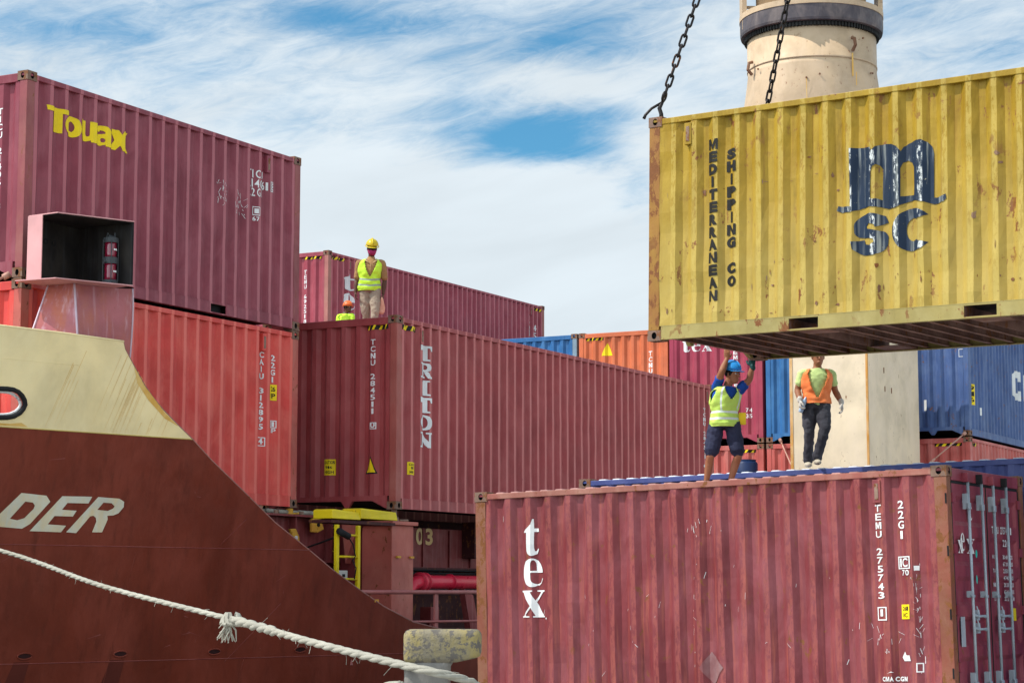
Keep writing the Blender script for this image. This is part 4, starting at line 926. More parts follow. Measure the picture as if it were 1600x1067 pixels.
# ------------------------------------------------------------------ crane pedestal and cream housing
ccream = material('cream crane paint', (.53, .385, .245), .5, fade=(.56, .42, .29), fade_amt=.5, streak=(.55, .40, .22), streak_amt=.12, rust=.05, bump=.05)
greyp = material('slewing ring grey', (.075, .065, .075), .5, fade=(.24, .19, .17), fade_amt=.6)
cr = empty('deck_crane', loc=(9.10, 62, CAMZ - 1)); tag(cr, 'cream crane pedestal with dark toothed slewing ring, rising behind the hanging container', 'crane')
def ringc(r, z, n=96): return [(r * cos(2 * pi * i / n), r * sin(2 * pi * i / n), z) for i in range(n)]
MB().rings([ringc(2.12, 0), ringc(2.12, 12), ringc(2.13, 15.2), ringc(2.08, 15.9), ringc(1.99, 16.5), ringc(1.94, 16.9), ringc(1.935, 17.05)]).build('column', ccream, cr, smooth=True)
MB().rings([ringc(1.955, 17.05), ringc(1.96, 17.09), ringc(1.945, 17.1), ringc(1.945, 18.0)]).build('upper_column', ccream, cr, smooth=True)
mb = MB()
for i in range(120):
    a = 2 * pi * i / 120; a2 = a + 2 * pi / 240
    for r0, r1 in ((1.93, 2.03),): mb.prism([(r0 * cos(a), r0 * sin(a), 17.98), (r1 * cos(a), r1 * sin(a), 17.98), (r1 * cos(a2), r1 * sin(a2), 17.98), (r0 * cos(a2), r0 * sin(a2), 17.98)], (0, 0, .19))
mb.rings([ringc(1.94, 18.0), ringc(1.99, 18.0), ringc(1.99, 18.15)]).build('gear_teeth', black_m, cr)
MB().rings([ringc(2.02, 18.12), ringc(2.13, 18.13), ringc(2.15, 18.20), ringc(2.15, 18.62), ringc(2.0, 18.63)]).build('slewing_ring', greyp, cr, smooth=False)
MB().rings([ringc(2.0, 18.60), ringc(2.17, 18.61), ringc(2.17, 18.78), ringc(1.6, 18.79)]).build('platform_rim', ccream, cr)
MB().rings([ringc(1.66, 18.7), ringc(1.66, 23)]).build('crane_house', ccream, cr, smooth=True)
for s in (-1, 1):
    mb = MB(); mb.box((s * 2.06 - .07, -.35, 18.3), (s * 2.06 + .07, .35, 23)); mb.box((min(s * 1.62, s * 2.06), -.05, 19.05), (max(s * 1.62, s * 2.06), .05, 19.12)); mb.build('side_frame', ccream, cr)
for s in (-1, 1): MB().tube([(s * 1.86, -.5, 19.9), (s * 1.86, -.5, 19.5)], [.2, .12], 12).build('floodlight', black_m, cr)
for a, z in ((-160, 17.0), (-62, 17.45)):
    x, y = 2.0 * cos(radians(a)), 2.0 * sin(radians(a)); MB().tube([(x, y, z + .2), (x * 1.06, y * 1.06, z + .16), (x * 1.08, y * 1.08, z - .05), (x * 1.01, y * 1.01, z - .2)], .05, 8).build('lifting_eye', rusty, cr)
def cyl_patch(a0, a1, z0, z1, r, nm, m):
    n = 6; MB().rings([[(r * cos(radians(a0 + (a1 - a0) * i / n)), r * sin(radians(a0 + (a1 - a0) * i / n)), z) for i in range(n + 1)] for z in (z0, z1)], cap=False, closed=False).build(nm, m, cr)
for a, w, z0_, z1_ in ((-62.5, 1.6, 16.5, 17.2), (-61, .8, 16.2, 16.6), (-103, .5, 15.6, 16.35)): cyl_patch(a, a + w, z0_, z1_, 2.0 if z0_ > 16.4 else 2.11, 'rust_stain', ochre)
for a, z in ((-103, 16.4), (-92, 16.5), (-40, 16.7), (-37, 16.72), (-150, 16.9), (-50, 17.7)):
    x, y = 2.01 * cos(radians(a)), 2.01 * sin(radians(a)); MB().tube([(x, y, z), (x * 1.02, y * 1.02, z)], .03, 7).build('bolt', rusty, cr)
hs = empty('steel_housing', sship(42.35, 14.17, -1)); tag(hs, 'cream steel housing with orange rust seams behind the man in orange vest', 'deckhouse')
hc = material('pale cream housing paint', (.74, .60, .42), .5, fade=(.70, .57, .43), fade_amt=.7, streak=(.55, .42, .28), streak_amt=.1, rust=.03, bump=.08, wave=.02)
MB().box((0, 0, 0), (3.6, 1.72, 7.2)).build('plating', hc, hs, bevel=.01)
rsm = material('orange seam rust', (.58, .27, .06), .8, fade=(.66, .50, .30), fade_amt=.8, scale=1.5)
MB().box((-.014, -.014, 0), (.03, .03, 7.2)).build('corner_seam', rsm, hs); MB().box((-.014, 1.67, 0), (.03, 1.735, 7.2)).build('corner_seam', rsm, hs)
for x, z in ((1.1, 5.7), (1.15, 5.3), (1.6, 5.3), (.5, 6.1)): MB().box((x, -.006, z), (x + .05, -.001, z + .12)).build('rust_spot', rusty, hs)
# blue plastic drum on the containers behind the worker's legs
dr = empty('blue_drum', sship(45.4, 18.15, 2.22)); tag(dr, 'dark blue plastic drum behind the blue-helmeted worker\'s legs', 'drum')
bl = material('dark blue plastic', (.012, .028, .09), .4)
MB().rings([ringc(r, z, 28) for r, z in ((.24, 0), (.27, .04), (.27, .2), (.285, .23), (.27, .26), (.27, .5), (.285, .53), (.27, .56), (.27, .74), (.22, .80))]).build('barrel', bl, dr, smooth=True)
MB().rings([ringc(.23, .80, 28), ringc(.23, .83, 28), ringc(.2, .83, 28)]).build('rim', bl, dr)
container(sship(44.0 - 2.6, 17.2, -.38), 'salmon container carrying the blue drum, out of sight below', L20 - 2.2, ST8, CP['salmon'])

# ------------------------------------------------------------------ quay, water, bollard, rope
conc = material('quay concrete', (.42, .40, .36), .85, fade=(.34, .32, .29), fade_amt=.6, dirt=.3, bump=.3, scale=.6)
seam_ = material('harbour water', (.02, .06, .065), .08, bump=1.0, wave=.15, scale=.8)
q = MB(); ex = RM(*SHIP) @ Vector((1, 0, 0)); ey = RM(*SHIP) @ Vector((0, 1, 0))
def SQ(a, b, z): p = ex * a + ey * b; return (p.x, p.y, z)
q.prism([SQ(-300, 12.55, -3), SQ(-300, -300, -3), SQ(400, -300, -3), SQ(400, 12.55, -3)], (0, 0, 3.0 + .085))
tag(q.build('quay', conc), kind='structure')
MB_ = MB().prism([SQ(-200, 12.60, .088), SQ(-200, 12.2, .088), SQ(20.0, 12.2, .088), SQ(20.0, 12.60, .088)], (0, 0, .16)).build('kerb', conc); tag(MB_, kind='structure')
tag(MB().poly([(-1500, -1500, -2.0), (1500, -1500, -2.0), (1500, 1500, -2.0), (-1500, 1500, -2.0)]).build('sea', seam_), kind='structure')
bo = empty('mooring_bollard', loc=(-.45, 12.05, .085)); tag(bo, 'weathered bollard with worn yellow paint on its one-sided head, at the bottom of the picture', 'bollard')
bm_ = material('weathered bollard iron', (.16, .15, .14), .8, fade=(.30, .28, .25), fade_amt=.8, rust=.3, bump=.6)
by_ = material('worn yellow bollard paint', (.23, .20, .15), .8, fade=(.34, .26, .07), fade_amt=.75, spot=((.12, .105, .09), 9, .51), bump=.8, scale=2.2)
mb = MB()
mb.rings([[(.30 * cos(a), .30 * sin(a), z) for a in [2 * pi * i / 24 for i in range(24)]] for z in (0, .42)])
mb.build('plinth', conc, bo)
def rrect(x0, x1, y0, y1, z, r=.05):
    p = []
    for cx, cy, a in ((x1 - r, y1 - r, 0), (x0 + r, y1 - r, 90), (x0 + r, y0 + r, 180), (x1 - r, y0 + r, 270)):
        for k in range(4): t_ = radians(a + k * 30); p.append((cx + r * cos(t_), cy + r * sin(t_), z))
    return p
MB().rings([rrect(-.17, .20, -.17, .17, .40), rrect(-.160, .13, -.155, .155, .50), rrect(-.158, .095, -.152, .152, .70), rrect(-.158, .100, -.152, .152, .88), rrect(-.158, .13, -.152, .152, .925)]).build('stem', bm_, bo, smooth=True)
MB().rings([rrect(-.160, .14, -.155, .155, .905, .05), rrect(-.161, .245, -.157, .157, .928, .05), rrect(-.162, .268, -.158, .158, .938, .05), rrect(-.162, .275, -.16, .16, .96, .05), rrect(-.162, .276, -.16, .16, 1.045, .05), rrect(-.160, .274, -.158, .158, 1.062, .05), rrect(-.150, .264, -.148, .148, 1.080, .05), rrect(-.132, .248, -.13, .13, 1.088, .05), rrect(-.10, .22, -.10, .10, 1.089, .05), rrect(-.02, .10, -.02, .02, 1.089, .01)]).build('head', by_, bo, smooth=True)
# three-strand rope from the ship's bow to the bollard
rp_ = empty('mooring_rope', loc=(0, 0, CAMZ)); tag(rp_, 'thick white mooring rope with a frayed knot, running from the bow to the bollard', 'rope')
RP = [(-9.9, 24.2, 1.62), (-7.0, 21.6, 1.00), (-4.63, 19.0, .505), (-3.25, 16.7, .165), (-1.93, 14.5, -.085), (-1.25, 13.1, -.215), (-.62, 11.92, -.325), (-.42, 11.70, -.36), (-.285, 11.78, -.395), (-.20, 12.0, -.44), (-.22, 12.2, -.50), (-.45, 12.33, -.50), (-.68, 12.2, -.47), (-.72, 12.0, -.45), (-.62, 11.86, -.43)]
RP = [Vector(p) for p in RP]
def cat(P, n):
    o = []
    for i in range(len(P) - 1):
        p0, p1, p2, p3 = P[max(i - 1, 0)], P[i], P[i + 1], P[min(i + 2, len(P) - 1)]
        m = max(2, int((p2 - p1).length / n))
        for k in range(m):
            t = k / m; o.append(.5 * ((2 * p1) + (p2 - p0) * t + (2 * p0 - 5 * p1 + 4 * p2 - p3) * t * t + (3 * p1 - p0 - 3 * p2 + p3) * t ** 3))
    o.append(P[-1]); return o
path = cat(RP, .03)
mb = MB(); cum = 0; prev = path[0]; dist = []
for p in path: cum += (p - prev).length; dist.append(cum); prev = p
kd = min(range(len(path)), key=lambda i: (path[i] - RP[4]).length)
for st in range(3):
    pts = []; rad = []
    for i, p in enumerate(path):
        d = (path[min(i + 1, len(path) - 1)] - path[max(i - 1, 0)]).normalized(); a = d.cross(Vector((0, 0, 1))).normalized(); b = a.cross(d)
        thick = .0132 if i > kd else .0105
        if 0 < i - kd < 26: thick = .0165 + .003 * sin(i)
        ph = dist[i] / .42 * 2 * pi + st * 2 * pi / 3
        pts.append(p + (a * cos(ph) + b * sin(ph)) * thick * (.74 + .1 * noise.noise(Vector((dist[i] * 3, st, 0))))); rad.append(thick * (1.18 + .12 * noise.noise(Vector((dist[i] * 9, st, 4)))))
    mb.tube(pts, rad, 7)
mb.build('strands', ropew, rp_, smooth=True)
rs = random.Random(8); mb = MB(); K = RP[4]
for i in range(5): 
    a0 = i * 1.3; mb.tube([K + Vector((.032 * cos(a0 + t) - .03 + .018 * i, -.02 + .032 * sin(a0 + t), .040 * sin(t * 1.3 + i))) for t in (0, .8, 1.6, 2.4, 3.2)], .017, 6)
for i in range(26):
    e = K + Vector((rs.uniform(-.09, .05), rs.uniform(-.05, .02), rs.uniform(-.17, -.06))); mb.tube([K + Vector((-.01, -.03, -.01)), (K + e) / 2 + Vector((rs.uniform(-.02, .02), -.02, 0)), e], [.010, .006, .0025], 4)
for i in range(90):
    j = rs.randrange(10, len(path) - 4); p = path[j]; v = Vector((rs.uniform(-1, 1), rs.uniform(-1, .2), rs.uniform(-1, 1))).normalized(); l = rs.uniform(.03, .07) * (1.4 if j > kd else .8)
    mb.tube([p + v * .015, p + v * l * .7 + Vector((.01, 0, 0)), p + v * l + Vector((rs.uniform(0, .02), 0, -.01))], .0016, 3)
mb.build('frayed_knot', ropew, rp_)

# ------------------------------------------------------------------ people
skin_d = material('dark brown skin', (.10, .040, .022), .5, bump=0); skin_m = material('brown skin', (.30, .125, .065), .5, fade=(.36, .16, .09), fade_amt=.5, bump=0)
hivis = material('lime high visibility fabric', (.50, .82, .04), .7, fade=(.62, .90, .10), fade_amt=.5, bump=.2); hivis2 = material('pale lime fabric', (.55, .78, .14), .7, bump=.2)
orangev = material('orange vest fabric', (.90, .22, .06), .7, fade=(.92, .32, .14), fade_amt=.5, bump=.2)
refl = material('grey reflective tape', (.30, .36, .30), .5, bump=0); refl2 = material('white reflective tape', (.72, .80, .74), .4, bump=0)
khaki = material('khaki shirt cloth', (.34, .19, .08), .85, bump=.2); beige = material('beige trouser cloth', (.36, .29, .22), .9, fade=(.22, .16, .11), fade_amt=.6, bump=.3)
blues = material('blue shirt cloth', (.012, .065, .33), .85, bump=.2); navys = material('navy shorts cloth', (.022, .026, .055), .9, fade=(.05, .05, .09), fade_amt=.5, bump=.3)
limes = material('pale lime shirt cloth', (.55, .70, .28), .85, bump=.2); denim = material('dark denim', (.030, .030, .040), .9, fade=(.10, .10, .12), fade_amt=.8, bump=.3)
glove_w = material('white work glove', (.62, .60, .56), .9, fade=(.45, .40, .34), fade_amt=.5); glove_t = material('dark teal glove', (.01, .06, .06), .6)
hy_ = material('yellow helmet plastic', (.62, .46, .02), .3); hb_ = material('blue helmet plastic', (.03, .28, .72), .3); ho_ = material('orange helmet plastic', (.72, .16, .04), .35)
shoe_d = material('dark shoe leather', (.05, .02, .02), .6); shoe_w = material('dusty pale shoe', (.52, .46, .36), .7); hair_m = material('black hair', (.008, .007, .007), .7, bump=.3)
eye_m = material('eye white', (.6, .58, .55), .3, bump=0)
def V3(*a): return Vector(a)
def solid(mb, name, mat, parent, voxel=.009, folds=0.0, smooth=2, seed=0):
    me = bpy.data.meshes.new(name); me.from_pydata(mb.v, [], mb.f); me.update()
    o = bpy.data.objects.new('t', me); COL.objects.link(o)
    r = o.modifiers.new('r', 'REMESH'); r.mode = 'VOXEL'; r.voxel_size = voxel; r.use_smooth_shade = True
    sm = o.modifiers.new('s', 'SMOOTH'); sm.factor = .5; sm.iterations = smooth
    bpy.context.view_layer.update(); nm = bpy.data.meshes.new_from_object(o.evaluated_get(bpy.context.evaluated_depsgraph_get()))
    bpy.data.objects.remove(o); bpy.data.meshes.remove(me); nm.name = name; nm.materials.clear(); nm.materials.append(mat)
    if folds:
        nn = [v.normal.copy() for v in nm.vertices]
        for v, n_ in zip(nm.vertices, nn): v.co += n_ * folds * (noise.noise(Vector((v.co.x * 9, v.co.y * 9, v.co.z * 15 + v.co.x * 9 + seed))) + .4 * noise.noise(Vector((v.co.x * 20, v.co.y * 20, v.co.z * 30 + seed))))
    nm.polygons.foreach_set('use_smooth', [True] * len(nm.polygons)); nm.update()
    q = bpy.data.objects.new(name, nm); COL.objects.link(q); q.parent = parent; return q
def limb(mb, pts, rad, n=12, flat=1.0):
    P = [Vector(p) for p in pts]; o, r = [], []
    for i in range(len(P) - 1):
        p0, p1, p2, p3 = P[max(i - 1, 0)], P[i], P[i + 1], P[min(i + 2, len(P) - 1)]; m = 5
        for k in range(m):
            t = k / m; o.append(.5 * ((2 * p1) + (p2 - p0) * t + (2 * p0 - 5 * p1 + 4 * p2 - p3) * t * t + (3 * p1 - p0 - 3 * p2 + p3) * t ** 3)); r.append(rad[i] + (rad[i + 1] - rad[i]) * (t * t * (3 - 2 * t)))
    o.append(P[-1]); r.append(rad[-1])
    d0 = (o[0] - o[1]).normalized(); d1 = (o[-1] - o[-2]).normalized()
    o = [o[0] + d0 * r[0] * .7] + o + [o[-1] + d1 * r[-1] * .7]; r = [r[0] * .5] + r + [r[-1] * .5]
    mb.tube(o, r, n, True, flat)
def ball(mb, c, rx, ry, rz, n=14):
    c = Vector(c); mb.rings([[c + V3(rx * sin(p) * cos(2 * pi * i / n), ry * sin(p) * sin(2 * pi * i / n), -rz * cos(p)) for i in range(n)] for p in [pi * (k + .35) / 8.7 for k in range(9)]])
def hand(mb, w, d, side, palm, curl=.5, g=0.0, ln=1.0):
    """w wrist, d pointing direction, side = towards the thumb, palm = palm normal"""
    w = Vector(w); d = Vector(d).normalized(); palm = (Vector(palm) - d * Vector(palm).dot(d)).normalized(); sd = d.cross(palm).normalized()
    if sd.dot(Vector(side)) < 0: sd = -sd
    c = w + d * .05; n = 12; R = []
    for t, wd in ((0, .026), (.02, .034), (.05, .041), (.085, .040)):
        R.append([w + d * t + sd * (wd + g) * cos(2 * pi * i / n) + palm * (.014 + g) * sin(2 * pi * i / n) for i in range(n)])
    mb.rings(R)
    for k, (o, L_) in enumerate(((.030, .070), (.010, .080), (-.011, .074), (-.031, .058))):
        p = w + d * .078 + sd * o; pts = [p]; a = 0; cd = d + sd * o * 2.0
        for sgm, cu in ((.42, .55), (.32, 1.0), (.26, .8)):
            a += curl * cu * (1 + .08 * k); pts.append(pts[-1] + (cd.normalized() * cos(a) + palm * sin(a)) * L_ * sgm * ln)
        mb.tube([pts[0] - d * .012] + pts + [pts[-1] + (pts[-1] - pts[-2]).normalized() * .003], [.0088 + g, .0092 + g, .0086 + g, .0080 + g, .0072 + g, .003 + g], 8)
    p = w + d * .022 + sd * .024; q = p + (d * .5 + sd * .75 + palm * .35).normalized() * .035; r = q + (d * .85 + sd * .25 + palm * .5).normalized() * .028; s_ = r + (d * .9 + palm * .5).normalized() * .022
    mb.tube([p, q, r, s_, s_ + d * .003], [.013 + g, .0115 + g, .0095 + g, .0085 + g, .003 + g], 8)
def person(name_label, pos, J, look, skin, top, vest, tape, legs_m, shorts, helmet, hand_spec, shoes, s=1.0, vneck=.55, group=None, gl=None, mask=False):
    r = empty('person', loc=Vector(pos) + V3(0, 0, CAMZ)); tag(r, name_label, 'person', group); r.scale = (s, s, s)
    G = lambda k: Vector(J[k])
    hip, chest, neck, head = G('hip'), G('chest'), G('neck'), G('head')
    look = Vector(look).normalized(); fside = look.cross(V3(0, 0, 1)).normalized(); fup = fside.cross(look).normalized()
    fwd = Vector(J.get('fwd', (0, -1, 0))).normalized(); sid = Vector((-fwd.y, fwd.x, 0)).normalized()
    if sid.x < 0: sid = -sid
    # torso rings: (fraction along hip->neck, half width, half depth)
    SEC = [(-.12, .150, .105), (0, .165, .118), (.18, .158, .112), (.38, .150, .105), (.58, .172, .118), (.76, .188, .118), (.86, .180, .105), (.93, .140, .085), (1.0, .075, .065)]
    SL = J.get('slim', .92)
    def spine(t): 
        return hip + (chest - hip) * (t / .6) if t < .6 else chest + (neck - chest) * ((t - .6) / .4)
    def tor(t, a, off=0.0, k=1.0):
        for (t0, w0, d0), (t1, w1, d1) in zip(SEC, SEC[1:]):
            if t <= t1: break
        u = max(0, min(1, (t - t0) / (t1 - t0))); w_, d_ = (w0 + (w1 - w0) * u) * k * SL, (d0 + (d1 - d0) * u) * k * SL
        ca, sa = cos(a), sin(a); ca = math.copysign(abs(ca) ** .85, ca)
        return spine(t) + sid * (w_ + off) * ca + fwd * (d_ + off) * sa
    def torso(mb, t0, t1, off, k=1.0, m=14, n=20):
        mb.rings([[tor(t0 + (t1 - t0) * i / m, 2 * pi * j / n, off, k) for j in range(n)] for i in range(m + 1)])
    b = MB(); torso(b, -.12, 1.0, 0, .93)
    limb(b, [neck - V3(0, 0, .04), neck + (head - neck) * .35, neck + (head - neck) * .75], [.058, .052, .050])
    # head with face
    hc_ = head; hd = []
    for z_, w_, f_, bk in ((-.118, .022, .050, -.02), (-.105, .040, .078, .02), (-.080, .054, .088, .05), (-.05, .064, .086, .072), (-.015, .070, .084, .088), (.02, .074, .088, .095), (.055, .074, .084, .095), (.085, .062, .066, .080), (.11, .035, .036, .045)):
        hd.append([hc_ + fup * z_ + fside * w_ * cos(2 * pi * i / 18) + look * ((f_ + bk) / 2 * sin(2 * pi * i / 18) + (f_ - bk) / 2) for i in range(18)])
    b.rings(hd)
    for z_, fwdd, rr in ((.010, .088, .010), (-.008, .097, .012), (-.026, .104, .015)): ball(b, hc_ + fup * z_ + look * fwdd, rr, rr, rr, 8)
    ball(b, hc_ + fup * -.066 + look * .086, .024, .014, .011, 10)
    for sg in (-1, 1):
        ball(b, hc_ + fside * sg * .077 + fup * -.008 + look * -.005, .010, .018, .030, 8); ball(b, hc_ + fside * sg * .030 + fup * .030 + look * .082, .022, .010, .007, 8)
    for k in ('L', 'R'):
        sh, e, w = G('sh' + k), G('el' + k), G('wr' + k)
        limb(b, [sh, (sh + e) / 2 + V3(0, -.003, 0), e, e + (w - e) * .35, w], [.056, .050, .041, .042, .027])
        d, sd, pm, cu = hand_spec[k]; hand(b, w, d, sd, pm, cu)
        h_, kn, an = G('th' + k), G('kn' + k), G('an' + k); limb(b, [h_, (h_ + kn) / 2, kn, kn + (an - kn) * .35 + V3(0, .02, 0), an], [.078, .070, .050, .052, .035])
        limb(b, [an, an + V3(0, .02, -.045)], [.036, .035]); limb(b, [an + V3(0, .03, -.05), an + V3(0, -.05, -.055), an + V3(0, -.14, -.065)], [.034, .036, .026], flat=.8)
    solid(b, 'body', skin, r, .0072)
    for sg in (-1, 1):
        e = MB(); ball(e, hc_ + fside * sg * .031 + fup * .008 + look * .080, .014, .011, .009, 10); eo = e.build('eye', eye_m, r, smooth=True)
        e = MB(); ball(e, hc_ + fside * sg * .031 + fup * .008 + look * .090, .006, .005, .007, 8); e.build('iris', hair_m, eo, smooth=True)
    # hair
    hb = MB(); hb.rings([[hc_ + fup * z_ + fside * w_ * cos(2 * pi * i / 18) + look * (.092 * f * sin(2 * pi * i / 18) - .012) for i in range(18)] for z_, w_, f in ((-.02, .076, .82), (.03, .082, 1.02), (.07, .078, .98), (.10, .055, .7), (.12, .02, .3))]); hb.build('hair', hair_m, r, smooth=True)
    # helmet: dome, ridge, brim
    if helmet:
        h = MB(); R = []; n = 26
        for k in range(9):
            p = pi / 2 * k / 8; R.append([hc_ + fup * (.055 + .112 * sin(p)) + fside * (.105 * cos(p) + .002) * cos(2 * pi * i / n) + look * ((.125 * cos(p) + .002) * sin(2 * pi * i / n) - .004) for i in range(n)])
        h.rings(R); br_ = []
        for rr, dz in ((1.0, .0), (1.10, -.006), (1.12, -.012), (1.0, -.008)):
            br_.append([hc_ + fup * (.055 + dz - (.012 if sin(2 * pi * i / n) > .3 else 0)) + fside * .106 * rr * cos(2 * pi * i / n) + look * (.126 * (rr + (.32 * max(0, sin(2 * pi * i / n)) ** 1.5 if rr > 1 else 0)) * sin(2 * pi * i / n) - .004) for i in range(n)])
        h.rings(br_, cap=False)
        h.tube([hc_ + fup * (.055 + .118 * sin(a)) + look * (.130 * cos(a) - .004) for a in [pi * i / 12 for i in range(1, 12)]], .012, 6)
        h.build('helmet', helmet, r, smooth=True)
    # shirt with sleeves
    t_ = MB(); torso(t_, -.06, .985, .010)
    for k in ('L', 'R'):
        sh, e = G('sh' + k), G('el' + k); f = J.get('sleeve', .72); q = sh + (e - sh) * f
        inner = spine(.84) + (sh - spine(.84)) * .45; limb(t_, [inner, sh, sh + (e - sh) * f * .5, q], [.058, .061, .061, .064])
    if J.get('collar'): limb(t_, [neck + V3(0, 0, -.03), neck + V3(0, 0, .02)], [.072, .066])
    solid(t_, 'shirt', top, r, .009, .009, 2, 3)
    if J.get('collar'):
        q = MB()
        for sg in (-1, 1): q.tube([tor(.985, pi / 2 - sg * 1.1, .016), tor(.93, pi / 2 - sg * .55, .030), tor(.84, pi / 2 - sg * .10, .022)], [.012, .020, .008], 6, flat=.5)
        q.tube([tor(t_i, pi / 2, .018) for t_i in (.83, .7, .55, .4)], .004, 5); q.build('collar', material('light khaki collar', (.50, .32, .17), .85), r, smooth=True)
    # vest: open shell with V neck, reflective bands
    n = 88; m = 90; t0, t1 = J.get('vlow', -.10), J.get('vtop', .965); v = MB(); grid = []
    for i in range(m + 1):
        t = t0 + (t1 - t0) * i / m; fl = .006 * sin(t * 40)
        grid.append([tor(t, 2 * pi * j / n, (.030 + .014 * noise.noise(Vector((2.2 * cos(2 * pi * j / n), t * 7, 2.2 * sin(2 * pi * j / n))))) + (.018 * max(0, .2 - t)) * 2, 1.0) for j in range(n)])
    for i in range(m):
        t = t0 + (t1 - t0) * (i + .5) / m
        for j in range(n):
            a = 2 * pi * (j + .5) / n; da = abs(((a - pi / 2 + pi) % (2 * pi)) - pi)     # angle from the front
            vw = max(0.0, (t - (1 - vneck)) / vneck) * J.get('vw', .60)
            if t > 1 - vneck and da < vw + .04: continue
            if t > .60 and abs(abs(((a + pi) % (2 * pi)) - pi) - (0 if cos(a) > 0 else pi)) < min(.42, (t - .60) * 2.0) and t < .90: continue
            tt = t + (.07 * (1 - da / 1.57) if da < 1.57 and J.get('vee', 0) else 0)
            v.cur = 1 if (.10 < tt < .17 or .31 < tt < .38 or (J.get('vbraces') and .38 < t and .55 < da < .72)) else 0
            v.poly([grid[i][j], grid[i][(j + 1) % n], grid[i + 1][(j + 1) % n], grid[i + 1][j]])
    me = bpy.data.meshes.new('vest'); me.from_pydata(v.v, [], v.f); me.materials.append(vest); me.materials.append(tape); me.polygons.foreach_set('material_index', v.mi)
    bm = bmesh.new(); bm.from_mesh(me); bmesh.ops.remove_doubles(bm, verts=bm.verts, dist=1e-4); bm.to_mesh(me); bm.free(); me.polygons.foreach_set('use_smooth', [True] * len(me.polygons))
    o = bpy.data.objects.new('vest', me); COL.objects.link(o); o.parent = r; sm = o.modifiers.new('cloth', 'SOLIDIFY'); sm.thickness = .006
    # legs
    p_ = MB(); torso(p_, -.14, .06, .012)
    for k in ('L', 'R'):
        h_, kn, an = G('th' + k), G('kn' + k), G('an' + k)
        if shorts: e = kn + (h_ - kn) * .10; limb(p_, [h_ + V3(0, 0, .04), (h_ + kn) / 2, e], [.100, .098, .093])
        else: limb(p_, [h_ + V3(0, 0, .04), (h_ + kn) / 2, kn, (kn + an) / 2, an + V3(0, .01, -.01)], [.100, .092, .068, .062, .064])
    solid(p_, 'shorts' if shorts else 'trousers', legs_m, r, .009, .013, 1, 8)
    bl_ = MB(); bl_.rings([[tor(t, 2 * pi * j / 20, .016) for j in range(20)] for t in (.035, .075)], cap=False); bl_.build('belt', hair_m, r)
    for k in ('L', 'R'):
        an = G('an' + k); q = MB(); limb(q, [an + V3(0, .035, -.055), an + V3(0, -.05, -.060), an + V3(0, -.145, -.068)], [.042, .045, .034], flat=.82); limb(q, [an + V3(0, .01, .0), an + V3(0, .02, -.05)], [.047, .045]); solid(q, 'shoe', shoes, r, .009)
    for k in (gl or {}):
        d, sd, pm, cu = hand_spec[k]; q = MB(); hand(q, G('wr' + k), d, sd, pm, cu, .0035); limb(q, [G('wr' + k) - Vector(d).normalized() * .03, G('wr' + k) + Vector(d).normalized() * .01], [.036, .034]); solid(q, 'glove', gl[k], r, .005)
    if mask:
        q = MB(); q.rings([[hc_ + fup * z_ + fside * w_ * cos(a) + look * (f_ * sin(a) + .004) for a in [pi * i / 14 for i in range(15)]] for z_, w_, f_ in ((-.012, .074, .098), (-.03, .072, .116), (-.06, .066, .108), (-.10, .050, .090))], cap=False, closed=False)
        mo = q.build('face_mask', material('magenta face mask', (.36, .03, .12), .8), r, smooth=True); sm = mo.modifiers.new('cloth', 'SOLIDIFY'); sm.thickness = .004
        q = MB(); q.rings([[hc_ + fup * z_ + fside * .080 * cos(a) + look * (.100 * sin(a) + .004) for a in [pi * (.04 + .92 * i / 14) for i in range(15)]] for z_ in (-.012, .026)], cap=False, closed=False)
        mo = q.build('sunglasses', black_m, r, smooth=True); sm = mo.modifiers.new('lens', 'SOLIDIFY'); sm.thickness = .005
    return r
DN = (0, 0, -1)
# man in yellow helmet on the oxblood roof
pA = person('person in yellow helmet, magenta mask and lime vest, walking on the oxblood container roof', (-2.36, 34.35, 4.33),
 dict(hip=(-.01, 0, .90), chest=(0, -.01, 1.17), neck=(.02, 0, 1.40), head=(.035, -.03, 1.565), fwd=(.10, -1, 0), collar=1, vee=1,
  shL=(-.175, 0, 1.325), elL=(-.215, .03, 1.05), wrL=(-.235, -.04, .83), shR=(.205, 0, 1.32), elR=(.245, .03, 1.04), wrR=(.225, -.03, .80),
  thL=(-.085, 0, .86), knL=(-.055, -.02, .47), anL=(-.03, .12, .10), thR=(.085, 0, .86), knR=(.10, -.13, .50), anR=(.09, -.12, .10), sleeve=.88),
 (.18, -.93, -.30), skin_d, khaki, hivis, refl, beige, False, hy_, dict(L=((.05, -.1, -1), (0, -1, 0), (1, 0, 0), .55), R=((-.02, -.05, -1), (0, -1, 0), (-1, 0, 0), .9)), shoe_d, mask=True, vneck=.58)
q = MB(); rs = random.Random(2); K = V3(0, 0, 0)
q.rings([[V3(w * cos(a) * (1 + .25 * sin(3 * a + z * 9)), .022 * sin(a) + .01 * sin(z * 30 + a), z) for a in [2 * pi * i / 16 for i in range(16)]] for z, w in ((.05, .018), (.0, .024), (-.06, .040), (-.13, .062), (-.20, .058), (-.235, .030))])
rag = q.build('cloth_rag', material('salmon cloth', (.72, .36, .24), .9, fade=(.8, .5, .38), fade_amt=.6, bump=.3), smooth=True); rag.location = V3(-2.36 + .205, 34.35 - .07, 4.33 + .70 + CAMZ); tag(rag, 'salmon pink rag hanging from the hand of the man in yellow helmet', 'rag')
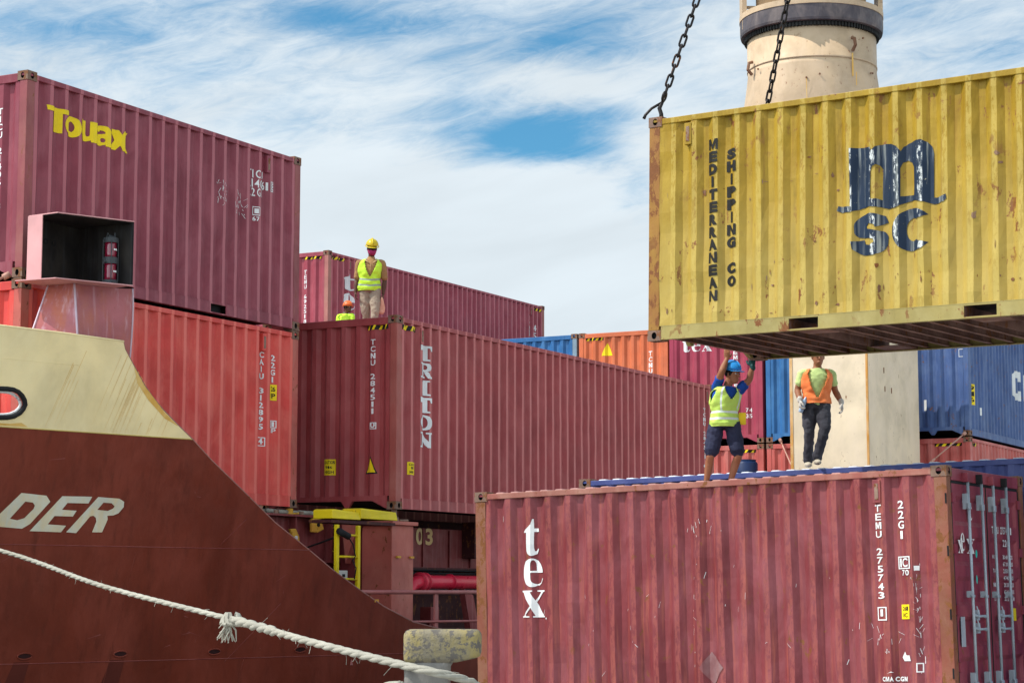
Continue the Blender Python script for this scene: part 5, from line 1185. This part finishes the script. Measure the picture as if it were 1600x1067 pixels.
# worker far behind
pD = person('person in orange helmet and lime shirt, seen from the shoulders up behind the oxblood roof', (-4.02, 50.0, 5.69),
 dict(hip=(0, 0, .88), chest=(0, 0, 1.12), neck=(.02, 0, 1.31), head=(.06, -.02, 1.45), fwd=(.75, -.65, 0),
  shL=(-.15, .05, 1.25), elL=(-.19, .06, 1.0), wrL=(-.17, -.02, .78), shR=(.17, -.05, 1.25), elR=(.20, -.06, 1.0), wrR=(.2, -.15, .80),
  thL=(-.08, 0, .84), knL=(-.08, 0, .46), anL=(-.08, 0, .10), thR=(.08, 0, .84), knR=(.08, 0, .46), anR=(.08, 0, .10)),
 (.85, -.5, 0), skin_d, hivis, hivis, hivis, denim, False, ho_, dict(L=(DN, (0, -1, 0), (1, 0, 0), .4), R=(DN, (0, -1, 0), (-1, 0, 0), .4)), shoe_d, vneck=.2)
# worker with blue helmet reaching up to the hanging container
pB = person('person in blue helmet, lime vest and navy shorts reaching up to the hanging container', (2.60, 25.62, 1.425),
 dict(hip=(.01, 0, .80), chest=(.01, 0, 1.04), neck=(.045, -.01, 1.265), head=(.105, -.03, 1.405), fwd=(.45, -.9, 0), vbraces=1, vtop=.97,
  shL=(-.085, .03, 1.24), elL=(-.035, -.16, 1.42), wrL=(.035, -.10, 1.585), shR=(.185, .02, 1.20), elR=(.315, -.03, 1.34), wrR=(.355, -.06, 1.50),
  thL=(-.09, 0, .76), knL=(-.17, -.07, .42), anL=(-.22, .02, .10), thR=(.10, 0, .76), knR=(.165, -.07, .42), anR=(.075, .02, .10), sleeve=.62),
 (.75, -.65, -.05), skin_m, blues, hivis2, refl2, navys, True, hb_, dict(L=((.05, 0, 1), (.6, -.4, 0), (0, 1, .3), .25), R=((-.12, -.05, 1), (-1, 0, 0), (0, 1, .2), .3)), shoe_d, vneck=.30, gl=dict(R=glove_t))
q = MB(); q.box((-.045, -.01, -.075), (.045, .01, .075)); q = q.build('radio_pouch', material('yellow pouch plastic', (.85, .60, .02), .5), pB, bevel=.012); q.location = (.225, -.02, .86)
# man in orange vest on the blue roof
pC = person('person in orange vest and pale lime shirt, head hidden, stepping along the blue container roof', (3.84, 26.42, 1.735),
 dict(hip=(.01, 0, .80), chest=(.02, 0, 1.03), neck=(.035, 0, 1.27), head=(.045, -.02, 1.41), fwd=(0, -1, 0), vw=.72, vlow=.03,
  shL=(-.150, 0, 1.195), elL=(-.215, .03, .99), wrL=(-.205, -.10, .845), shR=(.205, 0, 1.195), elR=(.265, .05, .985), wrR=(.325, -.05, .82),
  thL=(-.075, 0, .76), knL=(-.085, -.05, .45), anL=(-.10, .04, .10), thR=(.095, 0, .76), knR=(.085, -.19, .47), anR=(-.01, -.16, .12), sleeve=.62),
 (.05, -1, -.1), skin_m, limes, orangev, orangev, denim, False, None, dict(L=((.03, -.1, -1), (0, -1, 0), (1, 0, 0), .9), R=((.10, -.1, -1), (-.3, -1, 0), (-1, 0, 0), .5)), shoe_w, vneck=.78, gl=dict(L=glove_w, R=glove_w))
q = MB(); q.rings([ringc(a, z, 16) for a, z in ((.026, -.10), (.030, -.09), (.030, 0), (.026, .01), (.030, .02), (.028, .06), (.012, .085), (.012, .105))])
bt = q.build('water_bottle', [material('clear blue bottle plastic', (.45, .60, .80), .15, bump=0)], smooth=True); bt.location = V3(3.84 - .165, 26.42 - .09, 1.735 + .79 + CAMZ); bt.rotation_euler = (.1, .35, 0); tag(bt, 'small blue water bottle in the gloved hand of the man in orange vest', 'bottle')
q = MB().box((-.031, -.031, 0), (.031, .031, .001))
